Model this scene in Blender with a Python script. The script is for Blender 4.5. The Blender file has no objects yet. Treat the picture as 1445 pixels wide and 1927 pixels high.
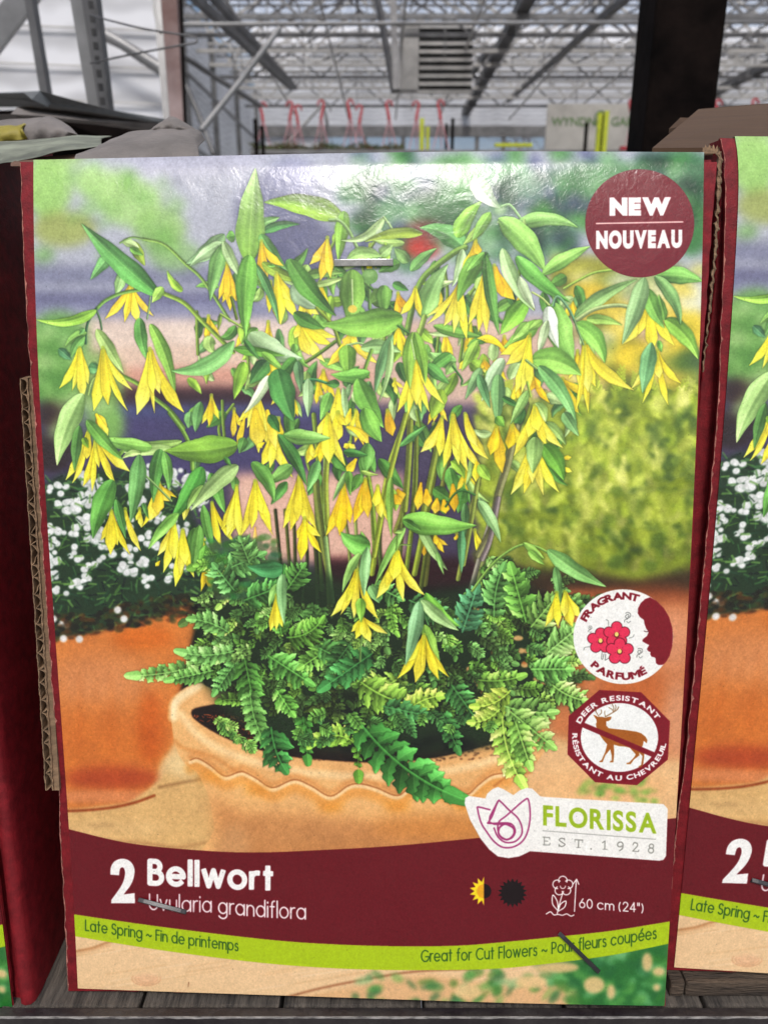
import bpy, math, random
import numpy as np
from mathutils import Vector, Matrix
random.seed(5)
scene = bpy.context.scene
R = math.radians
# ---------------------------------------------------------------- camera (phone held close, looking 18 degrees down)
CAM = Vector((0, 0, 1.2)); PITCH = R(18); FPX = 1446.0
RX_ = Vector((1, 0, 0)); FW = Vector((0, math.cos(PITCH), -math.sin(PITCH))); UP = Vector((0, math.sin(PITCH), math.cos(PITCH)))
cd = bpy.data.cameras.new('camera'); cam = bpy.data.objects.new('camera', cd); scene.collection.objects.link(cam)
cam.location = CAM; cam.rotation_euler = (R(90)-PITCH, 0, 0)
cd.sensor_fit = 'HORIZONTAL'; cd.sensor_width = 36; cd.lens = 36*FPX/1445; cd.clip_start = 0.01; cd.clip_end = 500
cd.dof.use_dof = True; cd.dof.focus_distance = 0.243; cd.dof.aperture_fstop = 26
scene.camera = cam
# ---------------------------------------------------------------- daylight
SUN_EL, SUN_AZ = 58, 183          # high, behind the camera
w = bpy.data.worlds.new("World"); scene.world = w; w.use_nodes = True
nt = w.node_tree; sky = nt.nodes.new('ShaderNodeTexSky'); sky.sky_type = 'NISHITA'; sky.sun_disc = False
sky.sun_elevation = R(SUN_EL); sky.sun_rotation = R(SUN_AZ); sky.air_density = 1.0; sky.dust_density = 4.0; sky.ozone_density = 1.0
bg = nt.nodes['Background']; nt.links.new(sky.outputs[0], bg.inputs[0]); bg.inputs[1].default_value = 0.12
sd = bpy.data.lights.new('sun', 'SUN'); sd.energy = 3.2; sd.angle = R(14); sd.color = (1, .96, .9)
sun = bpy.data.objects.new('sun', sd); scene.collection.objects.link(sun)
az = R(SUN_AZ); el = R(SUN_EL); sdir = Vector((math.sin(az)*math.cos(el), math.cos(az)*math.cos(el), math.sin(el)))
sun.rotation_euler = sdir.to_track_quat('Z', 'Y').to_euler(); sun.location = (0, -3, 6)
scene.view_settings.view_transform = 'Standard'; scene.view_settings.look = 'None'; scene.view_settings.exposure = 0.2; scene.view_settings.gamma = 1
scene.cycles.transparent_max_bounces = 24; scene.cycles.max_bounces = 8; scene.cycles.use_denoising = True
# ---------------------------------------------------------------- the flat print of the box front
# A procedural picture, drawn stroke by stroke with numpy (pots, ferns, bellwort flowers, badges, lettering)
PX0, PY0, PW, PH = 40, 262, 1310, 1653            # extent of the print sheet in print units
rng = np.random.RandomState(11)
IMG = np.zeros((PH, PW, 3), np.float32)
ORG = [0.0, 0.0, 1.0]; SHADE = [.2]
def tile(x0, y0, s): ORG[:] = [x0, y0, s]
def tp(x, y): return (x/ORG[2] + ORG[0] - PX0, y/ORG[2] + ORG[1] - PY0)
def col(c): return np.array(c, np.float32)/255.0
def window(x0, y0, x1, y1, pad=2):
    a, b = max(0, int(x0-pad)), max(0, int(y0-pad)); c, d = min(PW, int(x1+pad)+1), min(PH, int(y1+pad)+1)
    if c <= a or d <= b: return None
    return a, b, c, d
def blend(w, cov, c):
    a, b, e, d = w; t = IMG[b:d, a:e]
    t += (c - t) * cov[..., None]
def gauss(arr, s):
    h, w = arr.shape[:2]
    p = int(3*s)+1
    q = np.pad(arr, ((p, p), (p, p)) + ((0, 0),)*(arr.ndim-2), mode='edge')
    k = np.exp(-0.5*(np.arange(-p, p+1)/s)**2); k /= k.sum()
    H, W = q.shape[:2]
    fy = np.fft.rfft(q, axis=0); ky = np.zeros(H); ky[:p+1] = k[p:]; ky[-p:] = k[:p]
    q = np.fft.irfft(fy*np.fft.rfft(ky).reshape((-1,)+(1,)*(q.ndim-1)), n=H, axis=0)
    kx = np.zeros(W); kx[:p+1] = k[p:]; kx[-p:] = k[:p]
    q = np.fft.irfft(np.fft.rfft(q, axis=1)*np.fft.rfft(kx).reshape((1, -1)+(1,)*(q.ndim-2)), n=W, axis=1)
    return q[p:p+h, p:p+w].astype(np.float32)
def noise(h, w, s, sx=None):
    sx = sx or s
    gh, gw = int(h/s)+3, int(w/sx)+3
    g = rng.rand(gh, gw).astype(np.float32)
    y = np.arange(h)/s; x = np.arange(w)/sx
    yi = y.astype(int); xi = x.astype(int); fy = y-yi; fx = x-xi
    fy = (fy*fy*(3-2*fy))[:, None]; fx = (fx*fx*(3-2*fx))[None]
    a = g[yi][:, xi]; b = g[yi][:, xi+1]; c = g[yi+1][:, xi]; d = g[yi+1][:, xi+1]
    return (a*(1-fx)+b*fx)*(1-fy)+(c*(1-fx)+d*fx)*fy
def edges_cov(E, w, ss=3):
    a, b, c, d = w
    xs = a + (np.arange((c-a)*ss)+.5)/ss; ys = b + (np.arange((d-b)*ss)+.5)/ss
    out = np.zeros((len(ys), len(xs)), bool)
    for (x0, y0, x1, y1) in E:
        if y0 == y1: continue
        lo, hi = min(y0, y1), max(y0, y1)
        i0 = np.searchsorted(ys, lo, 'left'); i1 = np.searchsorted(ys, hi, 'left')
        if i1 <= i0: continue
        xc = x0 + (ys[i0:i1]-y0)*(x1-x0)/(y1-y0)
        out[i0:i1] ^= xs[None] > xc[:, None]
    return out.reshape(d-b, ss, c-a, ss).mean((1, 3)).astype(np.float32)
def ring_edges(P): return [(P[i][0], P[i][1], P[(i+1) % len(P)][0], P[(i+1) % len(P)][1]) for i in range(len(P))]
def fill_edges(E, c, op=1.0, soft=0):
    E = np.array(E, float); x = E[:, [0, 2]]; y = E[:, [1, 3]]
    w = window(x.min(), y.min(), x.max(), y.max(), 2+3*soft)
    if w is None: return
    cov = edges_cov(E, w)
    if soft: cov = gauss(cov, soft)
    blend(w, cov*op, c if isinstance(c, np.ndarray) else col(c))
def poly(pts, c, op=1.0, soft=0, smooth=0):
    P = [tp(*p) for p in pts]
    if smooth: P = closed_curve(P, smooth)
    fill_edges(ring_edges(P), c, op, soft)
def closed_curve(P, n=6):
    P = np.array(P, float); out = []; m = len(P)
    for i in range(m):
        a, b, c, d = P[i-1], P[i], P[(i+1) % m], P[(i+2) % m]
        for k in range(n):
            t = k/n; out.append(.5*((2*b)+(c-a)*t+(2*a-5*b+4*c-d)*t*t+(3*b-a-3*c+d)*t**3))
    return out
def open_curve(P, n=6):
    P = np.array(P, float)
    if len(P) == 2: return np.array([P[0]+(P[1]-P[0])*k/n for k in range(n+1)])
    Q = np.vstack([2*P[0]-P[1], P, 2*P[-1]-P[-2]]); out = []
    for i in range(1, len(Q)-2):
        a, b, c, d = Q[i-1], Q[i], Q[i+1], Q[i+2]
        for k in range(n):
            t = k/n; out.append(.5*((2*b)+(c-a)*t+(2*a-5*b+4*c-d)*t*t+(3*b-a-3*c+d)*t**3))
    out.append(P[-1]); return np.array(out)
def ell(x, y, rx, ry, c, op=1.0, soft=0, rot=0):
    P = []
    for k in range(28):
        a = 2*math.pi*k/28; u, v = rx*math.cos(a), ry*math.sin(a)
        P.append((x+u*math.cos(rot)-v*math.sin(rot), y+u*math.sin(rot)+v*math.cos(rot)))
    poly(P, c, op, soft)
def spine_field(S, w, hw):
    """distance field of a polyline: returns t (0..1), signed offset"""
    a, b, c, d = w
    X, Y = np.meshgrid(np.arange(a, c)+.5, np.arange(b, d)+.5)
    best = np.full(X.shape, 1e9); T = np.zeros(X.shape); D = np.zeros(X.shape)
    n = len(S)-1
    for i in range(n):
        p, q = S[i], S[i+1]; v = q-p; L2 = v@v+1e-9
        u = ((X-p[0])*v[0]+(Y-p[1])*v[1])/L2; uc = np.clip(u, 0, 1)
        dx = X-(p[0]+uc*v[0]); dy = Y-(p[1]+uc*v[1]); dd = dx*dx+dy*dy
        m = dd < best
        best[m] = dd[m]; T[m] = ((i+uc)/n)[m]; D[m] = (np.sign((X-p[0])*v[1]-(Y-p[1])*v[0])*np.sqrt(dd))[m]
    return T, D
def blade(S, prof, c0, c1, veins=0.0, half=0.12, mid=0.0, seg=None, soft=0.0, rim=0.0, op=1.0, shade=1, patch=0.0):
    S = np.array(S, float); hmax = prof(np.linspace(0, 1, 20)).max()
    w = window(S[:, 0].min()-hmax, S[:, 1].min()-hmax, S[:, 0].max()+hmax, S[:, 1].max()+hmax, 5)
    if w is None: return
    T, D = spine_field(S, w, hmax); h = prof(T)
    if SHADE[0] and hmax > 1.5:
        sh = np.clip((h+3.2-np.abs(D))/4.0, 0, 1)*(SHADE[0]*op*np.clip(hmax/6, .35, 1)*(h > .05)); IMG[w[1]:w[3], w[0]:w[2]] *= (1-sh.astype(np.float32))[..., None]
    e = .6+soft
    cov = np.clip((h-np.abs(D))/e*.5+.5, 0, 1)*(h > .12)
    s = D/np.maximum(h, .3)
    c = c0[None, None]*(1-T[..., None])+c1[None, None]*T[..., None]
    m = 1+half*shade*np.tanh(s*5)
    if veins: m = m+veins*np.cos(s*11+1.0)*np.clip(h/4, 0, 1)
    if rim: m = m-rim*np.clip(np.abs(s)-.72, 0, .3)/.3
    if patch: m = m+patch*np.sin(T*rng.uniform(4, 9)+s*1.5+rng.uniform(0, 6))
    c = c*m[..., None]
    if mid: c = c+mid*np.exp(-(D/1.1)**2)[..., None]*np.array([1, 1, .7], np.float32)
    blend(w, (cov*op).astype(np.float32), np.clip(c, 0, 1).astype(np.float32))
def bent(x0, y0, x1, y1, bend, n=10):
    p, q = np.array(tp(x0, y0)), np.array(tp(x1, y1)); b = bend/ORG[2]
    v = q-p; L = math.hypot(*v)+1e-6; nrm = np.array([v[1], -v[0]])/L
    t = np.linspace(0, 1, n)[:, None]
    return p+v*t+nrm*b*4*t*(1-t)
def leaf(x0, y0, x1, y1, w, bend=0, c=(100, 155, 70), tip=None, soft=0.0, op=1.0, half=.13, shade=1):
    c0 = col(c)*rng.uniform(.92, 1.15)*.94+np.array([.075, .065, .04]); c1 = col(tip) if tip else np.clip(c0*rng.uniform(.98, 1.16)+.02, 0, 1)
    W = w/ORG[2]/2; e = rng.uniform(.6, .78)
    blade(bent(x0, y0, x1, y1, bend, 12), lambda t: W*np.clip(np.sin(np.pi*np.clip(t, 0, 1)**e)**.85*(1-.1*t)*(1+.05*np.sin(t*17+W)), 0, 1),
          c0, c1, veins=.045, half=half*rng.choice([-1.2, 1.3]), mid=rng.choice([-.06, .07]), rim=.1, soft=soft, op=op, shade=shade, patch=.09)
YEL = (255, 226, 70)
def petal(x0, y0, x1, y1, w, bend=0, c=YEL, soft=0.0, op=1.0, ctrl=None):
    k = rng.uniform(.9, 1.06); c0 = col((max(c[0]-6, 0), max(c[1]-14, 0), c[2]*.6))*k; c1 = np.clip(col(c)*k*1.05+np.array([0, .04, .16])*rng.rand()**2, 0, 1)
    W = w/ORG[2]/2; e = rng.uniform(1.0, 1.5); nk = rng.uniform(.26, .4)
    if ctrl is None: S = bent(x0, y0, x1, y1, bend, 9)
    else:
        p, m, q = [np.array(tp(*v)) for v in ((x0, y0), ctrl, (x1, y1))]; t = np.linspace(0, 1, 11)[:, None]; S = p*(1-t)**2+2*m*t*(1-t)+q*t*t
    blade(S, lambda t: W*np.clip(nk+(1-nk)*np.sin(np.pi*np.clip(t, 0, 1)**e*.82), 0, 1)*np.clip((1.02-t)*3.2, 0, 1)**.9,
          c0, c1, veins=.025, half=rng.uniform(-.12, .12), mid=rng.uniform(-.05, .06), rim=.16, soft=soft, op=op, patch=.05)
def flower(bx, by, tips, c=YEL, soft=0.0, cap=True, op=1.0):
    tips = sorted(tips, key=lambda p: -abs(p[0]-bx)*(1 if len(p) < 4 else .2)) if len(tips) > 2 else tips
    H = max(abs(p[1]-by) for p in tips)
    for i, p in enumerate(tips):
        tx, ty, w = p[:3]
        cx = bx+(tx-bx)*rng.uniform(.22, .36)+(p[3] if len(p) > 3 else 0); cy = by+(ty-by)*rng.uniform(.5, .66)
        petal(bx+(tx-bx)*.05, by+rng.uniform(0, H*.06), tx, ty, w*.86, 0, (min(255, c[0]+4), min(236, c[1]+14), c[2]+10), soft, op, ctrl=(cx, cy))
    if cap:
        X, Y = tp(bx, by); L = H/ORG[2]*.3
        w = window(X-8, Y-6, X+8, Y+L+4)
        if w:
            T, D = spine_field(np.array([[X, Y-2], [X, Y+L]]), w, 4); blend(w, (np.clip(4.2-np.abs(D), 0, 1)*(1-T)*.75*op).astype(np.float32), col((164, 182, 66)))
def stem(pts, w, c=(120, 150, 60), soft=0.0, op=1.0):
    S = open_curve([tp(*p) for p in pts], 6); W = w/ORG[2]/2
    c0 = col(c)
    blade(S, lambda t: np.full_like(t, W), c0*.97, c0, half=.2, soft=soft, rim=.2, op=op)
def frond(x0, y0, x1, y1, w, bend=0, c=(90, 150, 70), n=11, soft=0.0, jit=.2):
    S = bent(x0, y0, x1, y1, bend, 24); W = w/ORG[2]/2; n = max(5, int(n*.8))
    c0 = col(c)*rng.uniform(1.0, 1.25)*.97+np.array([.09, .075, .035]); L = sum(np.hypot(*(S[i+1]-S[i])) for i in range(23)); lit = rng.choice([1.0, -1.0])
    for k in range(n):
        for side in (1, -1):
            t = .05+.9*(k+(.3 if side > 0 else 0))/n
            i = min(int(t*23), 22); p = S[i]+(S[i+1]-S[i])*(t*23-i); v = S[i+1]-S[i]; v = v/(np.hypot(*v)+1e-6)
            nr = np.array([v[1], -v[0]])*side
            ln = W*1.1*(math.sin(math.pi*min(1, t*.8+.24))**.7)*rng.uniform(1-jit, 1+jit)
            d = nr*.88+v*rng.uniform(.2, .8); q = p+d*ln
            m = (p+q)/2-v*ln*rng.uniform(.02, .12)
            lw = min(L/n*.5, ln*.55)*rng.uniform(.75, 1.15); ph = rng.uniform(0, 6)
            cc = c0*rng.uniform(.78, 1.2)*(1.08 if side == lit else .82)
            blade(np.array([p, m, q]), lambda u, lw=lw, ph=ph: lw*np.clip(.62+1.1*u-.85*u*u, 0, 1)*np.clip((1.04-u)*2.6, 0, 1)**.7*(1+.2*np.sin(u*19+ph)+.12*np.sin(u*7+ph*2)),
                  cc*.66, np.clip(cc*1.2, 0, 1), half=.12, mid=.06, rim=.22, soft=soft+.15)
    frontier = L/n*.6
    blade(np.array([S[-4], S[-1], S[-1]+(S[-1]-S[-4])*.3]), lambda u: frontier*np.clip(1-u, 0, 1)**.6, c0, c0*1.15, half=.1, rim=.1)
    blade(S, lambda t: np.full_like(t, max(.7, W*.05)), c0*1.1, c0*1.2, soft=.3, op=.7)

# ---- lettering: heavy sans from the built-in font, light geometric letters as pen strokes
GLY = {}
def glyph_edges(ch, bold):
    key = (ch, bold)
    if key not in GLY:
        cu = bpy.data.curves.new('lettering_outline', 'FONT'); cu.body = ch; cu.size = 1.0; cu.offset = bold; cu.fill_mode = 'FRONT'; cu.resolution_u = 6
        ob = bpy.data.objects.new('lettering_outline', cu); bpy.context.scene.collection.objects.link(ob)
        bpy.context.view_layer.update()
        me = ob.evaluated_get(bpy.context.evaluated_depsgraph_get()).to_mesh()
        cnt = {}
        for f in me.polygons:
            for e in f.edge_keys: cnt[e] = cnt.get(e, 0)+1
        V = [v.co for v in me.vertices]
        E = np.array([(V[a].x, V[a].y, V[b].x, V[b].y) for (a, b), k in cnt.items() if k == 1], float).reshape(-1, 4)
        bpy.data.objects.remove(ob); bpy.data.curves.remove(cu)
        if len(E):
            x0 = E[:, [0, 2]].min(); x1 = E[:, [0, 2]].max(); E[:, [0, 2]] -= x0
            GLY[key] = (E, x1-x0)
        else: GLY[key] = (E, .25)
    return GLY[key]
def heavy(text, place, size, c, bold=.02, sx=1.0, gap=.05, space=.28, x=0.0, widths=None, slab=False):
    """lay out text in a local frame (x right, y up, cap height = size), place(x,y) -> canvas point"""
    for ch in text:
        if ch == ' ': x += space*size; continue
        E, w = glyph_edges(ch, bold); k = size/(glyph_edges('H', bold)[0][:, [1, 3]].max()-glyph_edges('H', bold)[0][:, [1, 3]].min())
        y0 = glyph_edges('H', bold)[0][:, [1, 3]].min()
        out = []
        for e in E:
            a = place(x+e[0]*k*sx, (e[1]-y0)*k, x+w*k*sx/2); b = place(x+e[2]*k*sx, (e[3]-y0)*k, x+w*k*sx/2)
            out.append((a[0], a[1], b[0], b[1]))
        fill_edges(out, c)
        x += w*k*sx+gap*size
    return x
def heavy_len(text, size, bold, sx, gap, space=.28):
    x = 0; H = glyph_edges('H', bold)[0][:, [1, 3]]; k = size/(H.max()-H.min())
    for ch in text:
        x += space*size if ch == ' ' else glyph_edges(ch, bold)[1]*k*sx+gap*size
    return x-gap*size
def on_line(x0, y0, x1, y1, length):
    p, q = tp(x0, y0), tp(x1, y1); ux, uy = (q[0]-p[0])/length, (q[1]-p[1])/length
    return lambda x, y, xm=0: (p[0]+ux*x, p[1]+uy*x-y)
def heavy_line(text, x0, y0, x1, y1, cap, c, bold=.02, gap=.06, space=.28):
    """baseline from (x0,y0) to (x1,y1) in tile units; glyphs are stretched to fill it"""
    size = cap/ORG[2]; p, q = tp(x0, y0), tp(x1, y1); L = math.hypot(q[0]-p[0], q[1]-p[1])
    l1 = heavy_len(text, size, bold, 1, gap, space); l2 = heavy_len(text, size, bold, 2, gap, space)
    sx = 1+(L-l1)/(l2-l1)
    heavy(text, on_line(x0, y0, x1, y1, L), size, c, bold, sx, gap, space)
def heavy_arc(text, cx, cy, rx, ry, a0, a1, cap, c, bold, sx=1.0, gap=.08, inside=False, space=.35):
    """letters along an ellipse; a in degrees, clockwise from 12 o'clock; inside = read from below"""
    size = cap/ORG[2]; C = tp(cx, cy); RX, RY = rx/ORG[2], ry/ORG[2]; L = heavy_len(text, size, bold, sx, gap, space)
    sg = -1 if inside else 1
    def place(x, y, xm):
        a = math.radians(a0+(a1-a0)*xm/L); bx, by = C[0]+RX*math.sin(a), C[1]-RY*math.cos(a)
        tx, ty = RX*math.cos(a)*sg, RY*math.sin(a)*sg; n = math.hypot(tx, ty); tx /= n; ty /= n
        nx, ny = ty, -tx
        dx = x-xm
        return (bx+tx*dx+nx*y, by+ty*dx+ny*y)
    heavy(text, place, size, c, bold, sx, gap, space)
def arc(cx, cy, r, a0, a1, n=14, ry=None):
    ry = ry or r
    return [(cx+r*math.cos(math.radians(a0+(a1-a0)*k/n)), cy+ry*math.sin(math.radians(a0+(a1-a0)*k/n))) for k in range(n+1)]
O_ = arc(.5, .5, .5, 0, 360, 24)
PEN = {  # x-height 1, ascender 1.55, cap 1.42, descender -.45 ; (advance, strokes)
 'a': (1.02, [O_, [(1, 1), (1, 0)]]), 'd': (1.02, [O_, [(1, 1.55), (1, 0)]]), 'b': (1.02, [O_, [(0, 1.55), (0, 0)]]),
 'p': (1.02, [O_, [(0, 1), (0, -.48)]]), 'g': (1.02, [O_, [(1, 1), (1, -.12)]+arc(.5, -.1, .5, 0, -155, 10, .38)]),
 'e': (1.0, [[(.02, .5), (.98, .5)]+arc(.5, .5, .5, 0, 318, 22)]), 'o': (1.0, [O_]), 'c': (.92, [arc(.5, .5, .5, 42, 318, 20)]),
 'l': (.0, [[(0, 1.55), (0, 0)]]), 'i': (.0, [[(0, 1), (0, 0)], [(0, 1.32), (0, 1.4)]]),
 'n': (.82, [[(0, 1), (0, 0)], [(0, .5)]+arc(.41, .57, .41, 180, 0, 10)+[(.82, 0)]]),
 'm': (1.36, [[(0, 1), (0, 0)], [(0, .5)]+arc(.34, .62, .34, 180, 0, 9)+[(.68, 0)], [(.68, .5)]+arc(1.02, .62, .34, 180, 0, 9)+[(1.36, 0)]]),
 'u': (.82, [[(0, 1), (0, .43)]+arc(.41, .43, .41, 180, 360, 10), [(.82, 1), (.82, 0)]]),
 'r': (.42, [[(0, 1), (0, 0)], [(0, .45)]+arc(.4, .6, .4, 180, 80, 8)]),
 't': (.5, [[(.22, 1.42), (.22, 0)], [(0, 1), (.48, 1)]]), 'f': (.5, [[(.2, 0), (.2, 1.25)]+arc(.45, 1.25, .25, 180, 80, 6, .28), [(0, 1), (.45, 1)]]),
 'v': (.8, [[(0, 1), (.4, 0), (.8, 1)]]), 'w': (1.3, [[(0, 1), (.33, 0), (.65, 1), (.97, 0), (1.3, 1)]]),
 's': (.6, [arc(.3, .75, .24, 30, 270, 12)+arc(.3, .25, .27, 90, -150, 12)]),
 'B': (.8, [[(0, 0), (0, 1.42), (.35, 1.42)]+arc(.35, 1.09, .33, 90, -90, 9)+[(0, .76)], [(.35, .76)]+arc(.4, .38, .4, 90, -90, 10, .38)+[(0, 0)]]),
 'U': (.95, [[(0, 1.42), (0, .47)]+arc(.475, .47, .475, 180, 360, 12)+[(.95, 1.42)]]),
 'L': (.6, [[(0, 1.42), (0, 0), (.6, 0)]]), 'F': (.62, [[(0, 0), (0, 1.42), (.62, 1.42)], [(0, .76), (.58, .76)]]),
 'S': (.8, [arc(.4, 1.07, .34, 25, 270, 12, .35)+arc(.4, .36, .4, 90, -155, 12, .36)]),
 'G': (1.3, [arc(.72, .71, .72, 48, 352, 24)+[(1.43, .61), (.8, .61)]]), 'C': (1.2, [arc(.72, .71, .72, 48, 312, 24)]),
 'P': (.75, [[(0, 0), (0, 1.42), (.35, 1.42)]+arc(.35, 1.03, .4, 90, -90, 10, .39)+[(0, .64)]]),
 '~': (.9, [[(0, .45)]+arc(.22, .45, .2, 160, 20, 6, .17)+arc(.68, .55, .2, 200, 340, 6, .17)+[(.9, .56)]]),
 '6': (.85, [arc(.42, .44, .42, 0, 360, 20, .44), [(.07, .66), (.55, 1.42)]]), '0': (.85, [arc(.42, .71, .42, 0, 360, 20, .71)]),
 '2': (.8, [arc(.4, 1.03, .37, 175, -30, 10, .38)+[(.02, 0), (.8, 0)]]), '4': (.85, [[(.62, 0), (.62, 1.42), (0, .38), (.85, .38)]]),
 '(': (.3, [arc(1.0, .6, 1.0, 145, 215, 8, 1.25)]), ')': (.3, [arc(-.75, .6, 1.0, 35, -35, 8, 1.25)]), '"': (.25, [[(0, 1.42), (0, 1.0)], [(.25, 1.42), (.25, 1.0)]]),
 'é': (1.0, [[(.02, .5), (.98, .5)]+arc(.5, .5, .5, 0, 318, 22), [(.45, 1.2), (.75, 1.52)]]),
}
def pen_len(text, gap, space):
    x = 0
    for ch in text: x += space if ch == ' ' else PEN[ch][0]+gap
    return x-gap
def pen(text, path, xh, width, c, gap=.34, space=.55):
    """path: list of baseline points (tile units); letters stretched to span it"""
    S = open_curve([tp(*p) for p in path], 16); seg = np.hypot(*np.diff(S, axis=0).T); acc = np.concatenate([[0], np.cumsum(seg)])
    L = pen_len(text, gap, space); k = acc[-1]/L; x = 0; H = xh/ORG[2]; W = width/ORG[2]
    def at(u):
        d = np.clip(u*k, 0, acc[-1]); return np.array([np.interp(d, acc, S[:, 0]), np.interp(d, acc, S[:, 1])])
    for ch in text:
        if ch == ' ': x += space; continue
        adv, strokes = PEN[ch]
        for st in strokes:
            P = []
            for (u, v) in st:
                b = at(x+u)
                P.append((b[0], b[1]-v*H))
            P = np.array(P); w = window(P[:, 0].min()-W, P[:, 1].min()-W, P[:, 0].max()+W, P[:, 1].max()+W)
            if w is None: continue
            T, D = spine_field(P, w, W); cov = np.clip(W/2-np.abs(D)+.5, 0, 1)
            if W > 4 and abs(P[0]-P[-1]).max() > .5:           # flat stroke ends
                a_, b_, c_, d_ = w; X, Y = np.meshgrid(np.arange(a_, c_)+.5, np.arange(b_, d_)+.5)
                for p0, p1, m in ((P[0], P[1], T <= 1e-6), (P[-1], P[-2], T >= 1-1e-6)):
                    dv = (p1-p0)/(np.hypot(*(p1-p0))+1e-9); al = (X-p0[0])*dv[0]+(Y-p0[1])*dv[1]
                    cov = np.where(m, cov*np.clip(al+W*.3+.5, 0, 1), cov)
            blend(w, cov.astype(np.float32), col(c))
        x += adv+gap
def line(pts, w, c, smooth=0, op=1.0, soft=0.0):
    P = np.array([tp(*p) for p in pts]); P = open_curve(P, smooth) if smooth else P; W = w/ORG[2]
    wn = window(P[:, 0].min()-W, P[:, 1].min()-W, P[:, 0].max()+W, P[:, 1].max()+W)
    if wn is None: return
    T, D = spine_field(P, wn, W); blend(wn, (op*np.clip((W/2-np.abs(D))/(1+soft)+.5, 0, 1)).astype(np.float32), col(c))
# ---- blurred backdrop of the printed picture
tile(0, 0, 1)
yy = np.linspace(0, 1, PH)[:, None, None]
def rect(x0, y0, x1, y1, c, op=1.0): poly([(x0, y0), (x1, y0), (x1, y1), (x0, y1)], c, op)
rect(30, 200, 1360, 600, (166, 169, 177)); rect(30, 600, 1360, 760, (205, 175, 155)); rect(30, 760, 1360, 1100, (78, 70, 92))
rect(30, 500, 700, 535, (128, 130, 148)); rect(30, 548, 480, 570, (106, 106, 130)); rect(30, 570, 700, 600, (134, 136, 156))
rect(30, 600, 700, 650, (218, 196, 178)); rect(30, 650, 700, 690, (212, 184, 162)); rect(60, 690, 700, 720, (202, 150, 130)); rect(60, 728, 560, 758, (62, 36, 40))
rect(60, 758, 700, 782, (80, 86, 120)); rect(60, 782, 700, 900, (78, 72, 106)); rect(440, 890, 760, 1060, (214, 172, 152)); rect(600, 1050, 900, 1110, (52, 22, 30))
rect(30, 1350, 1360, 1900, (212, 172, 124))
for (x, y, rx, ry, c, o) in [(90, 350, 45, 60, (150, 190, 110), 1), (110, 290, 60, 26, (160, 195, 120), .8), (200, 340, 60, 40, (160, 200, 120), .9), (245, 380, 60, 46, (158, 195, 122), .9),
    (120, 430, 60, 34, (150, 160, 90), .9), (300, 430, 50, 40, (140, 180, 100), .8), (330, 480, 50, 30, (130, 170, 100), .7), (110, 640, 60, 55, (112, 156, 86), 1), (95, 700, 70, 60, (96, 142, 70), 1),
    (180, 720, 55, 60, (118, 160, 84), .8), (200, 800, 34, 50, (130, 175, 90), .9), (100, 780, 34, 26, (60, 40, 36), 1), (95, 850, 50, 40, (56, 42, 44), 1),
    (330, 300, 180, 30, (172, 172, 184), .8), (520, 400, 80, 80, (114, 117, 138), .9), (560, 470, 90, 60, (100, 102, 124), .9), (550, 330, 50, 34, (146, 148, 168), 1),
    (690, 350, 50, 30, (70, 122, 66), 1), (740, 370, 60, 40, (50, 88, 60), 1), (700, 420, 40, 30, (58, 100, 62), 1), (760, 410, 60, 60, (110, 150, 110), .9), (830, 390, 60, 50, (60, 110, 60), 1),
    (850, 330, 50, 40, (90, 140, 80), .9), (800, 440, 40, 26, (120, 60, 46), 1), (790, 466, 38, 18, (178, 60, 40), 1), (770, 330, 60, 30, (130, 175, 120), .8), (940, 320, 60, 26, (110, 160, 110), .8),
    (1010, 370, 44, 28, (74, 72, 130), .9), (1060, 400, 60, 36, (70, 130, 60), 1), (1040, 450, 50, 34, (64, 92, 76), 1), (980, 350, 50, 30, (110, 150, 110), .8), (1140, 340, 90, 40, (80, 130, 80), .9), (1280, 330, 70, 50, (60, 110, 70), .9), (1300, 420, 40, 60, (70, 126, 70), 1),
    (1050, 470, 40, 28, (52, 60, 96), .9), (1100, 520, 70, 40, (150, 150, 60), 1), (1220, 530, 90, 30, (140, 160, 100), .9), (1150, 600, 60, 40, (222, 200, 90), 1), (1250, 560, 60, 40, (214, 214, 150), .9),
    (1290, 620, 40, 50, (236, 206, 70), 1), (1180, 680, 60, 50, (232, 200, 60), 1), (1110, 560, 40, 30, (210, 180, 60), 1), (1250, 700, 50, 46, (220, 196, 70), .9), (1300, 560, 40, 28, (224, 226, 190), .8), (1130, 650, 26, 24, (220, 222, 190), .8),
    (1220, 760, 60, 40, (90, 100, 50), .9), (1300, 690, 34, 40, (50, 90, 40), .8), (1180, 740, 40, 30, (110, 120, 50), .8), (1090, 720, 40, 40, (170, 160, 60), .8)]:
    ell(x, y, rx, ry, c, o)
for k in range(150):
    x = rng.uniform(640, 1320); y = rng.uniform(285, 500) if x < 1090 else rng.uniform(285, 430)
    ell(x, y, rng.uniform(8, 30), rng.uniform(6, 18), [(36, 84, 48), (86, 142, 72), (128, 170, 120), (52, 110, 56), (60, 64, 110), (28, 60, 44), (150, 190, 140)][k % 7], .75, 0, rng.uniform(-1, 1))
for k in range(60):
    x = rng.uniform(1050, 1320); y = rng.uniform(480, 740); ell(x, y, rng.uniform(7, 26), rng.uniform(6, 20), [(232, 208, 96), (218, 190, 84), (228, 228, 196), (110, 130, 50), (70, 90, 40), (200, 196, 90)][k % 6], .75)
for k in range(50):
    x = rng.uniform(66, 340); y = rng.uniform(285, 480) if k % 2 else rng.uniform(590, 830); 
    if y > 590: x = rng.uniform(66, 200)
    ell(x, y, rng.uniform(8, 26), rng.uniform(6, 18), [(170, 205, 130), (130, 176, 96), (186, 212, 150), (110, 158, 78)][k % 4], .55)
ell(790, 466, 30, 15, (182, 58, 38), 1)
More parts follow.
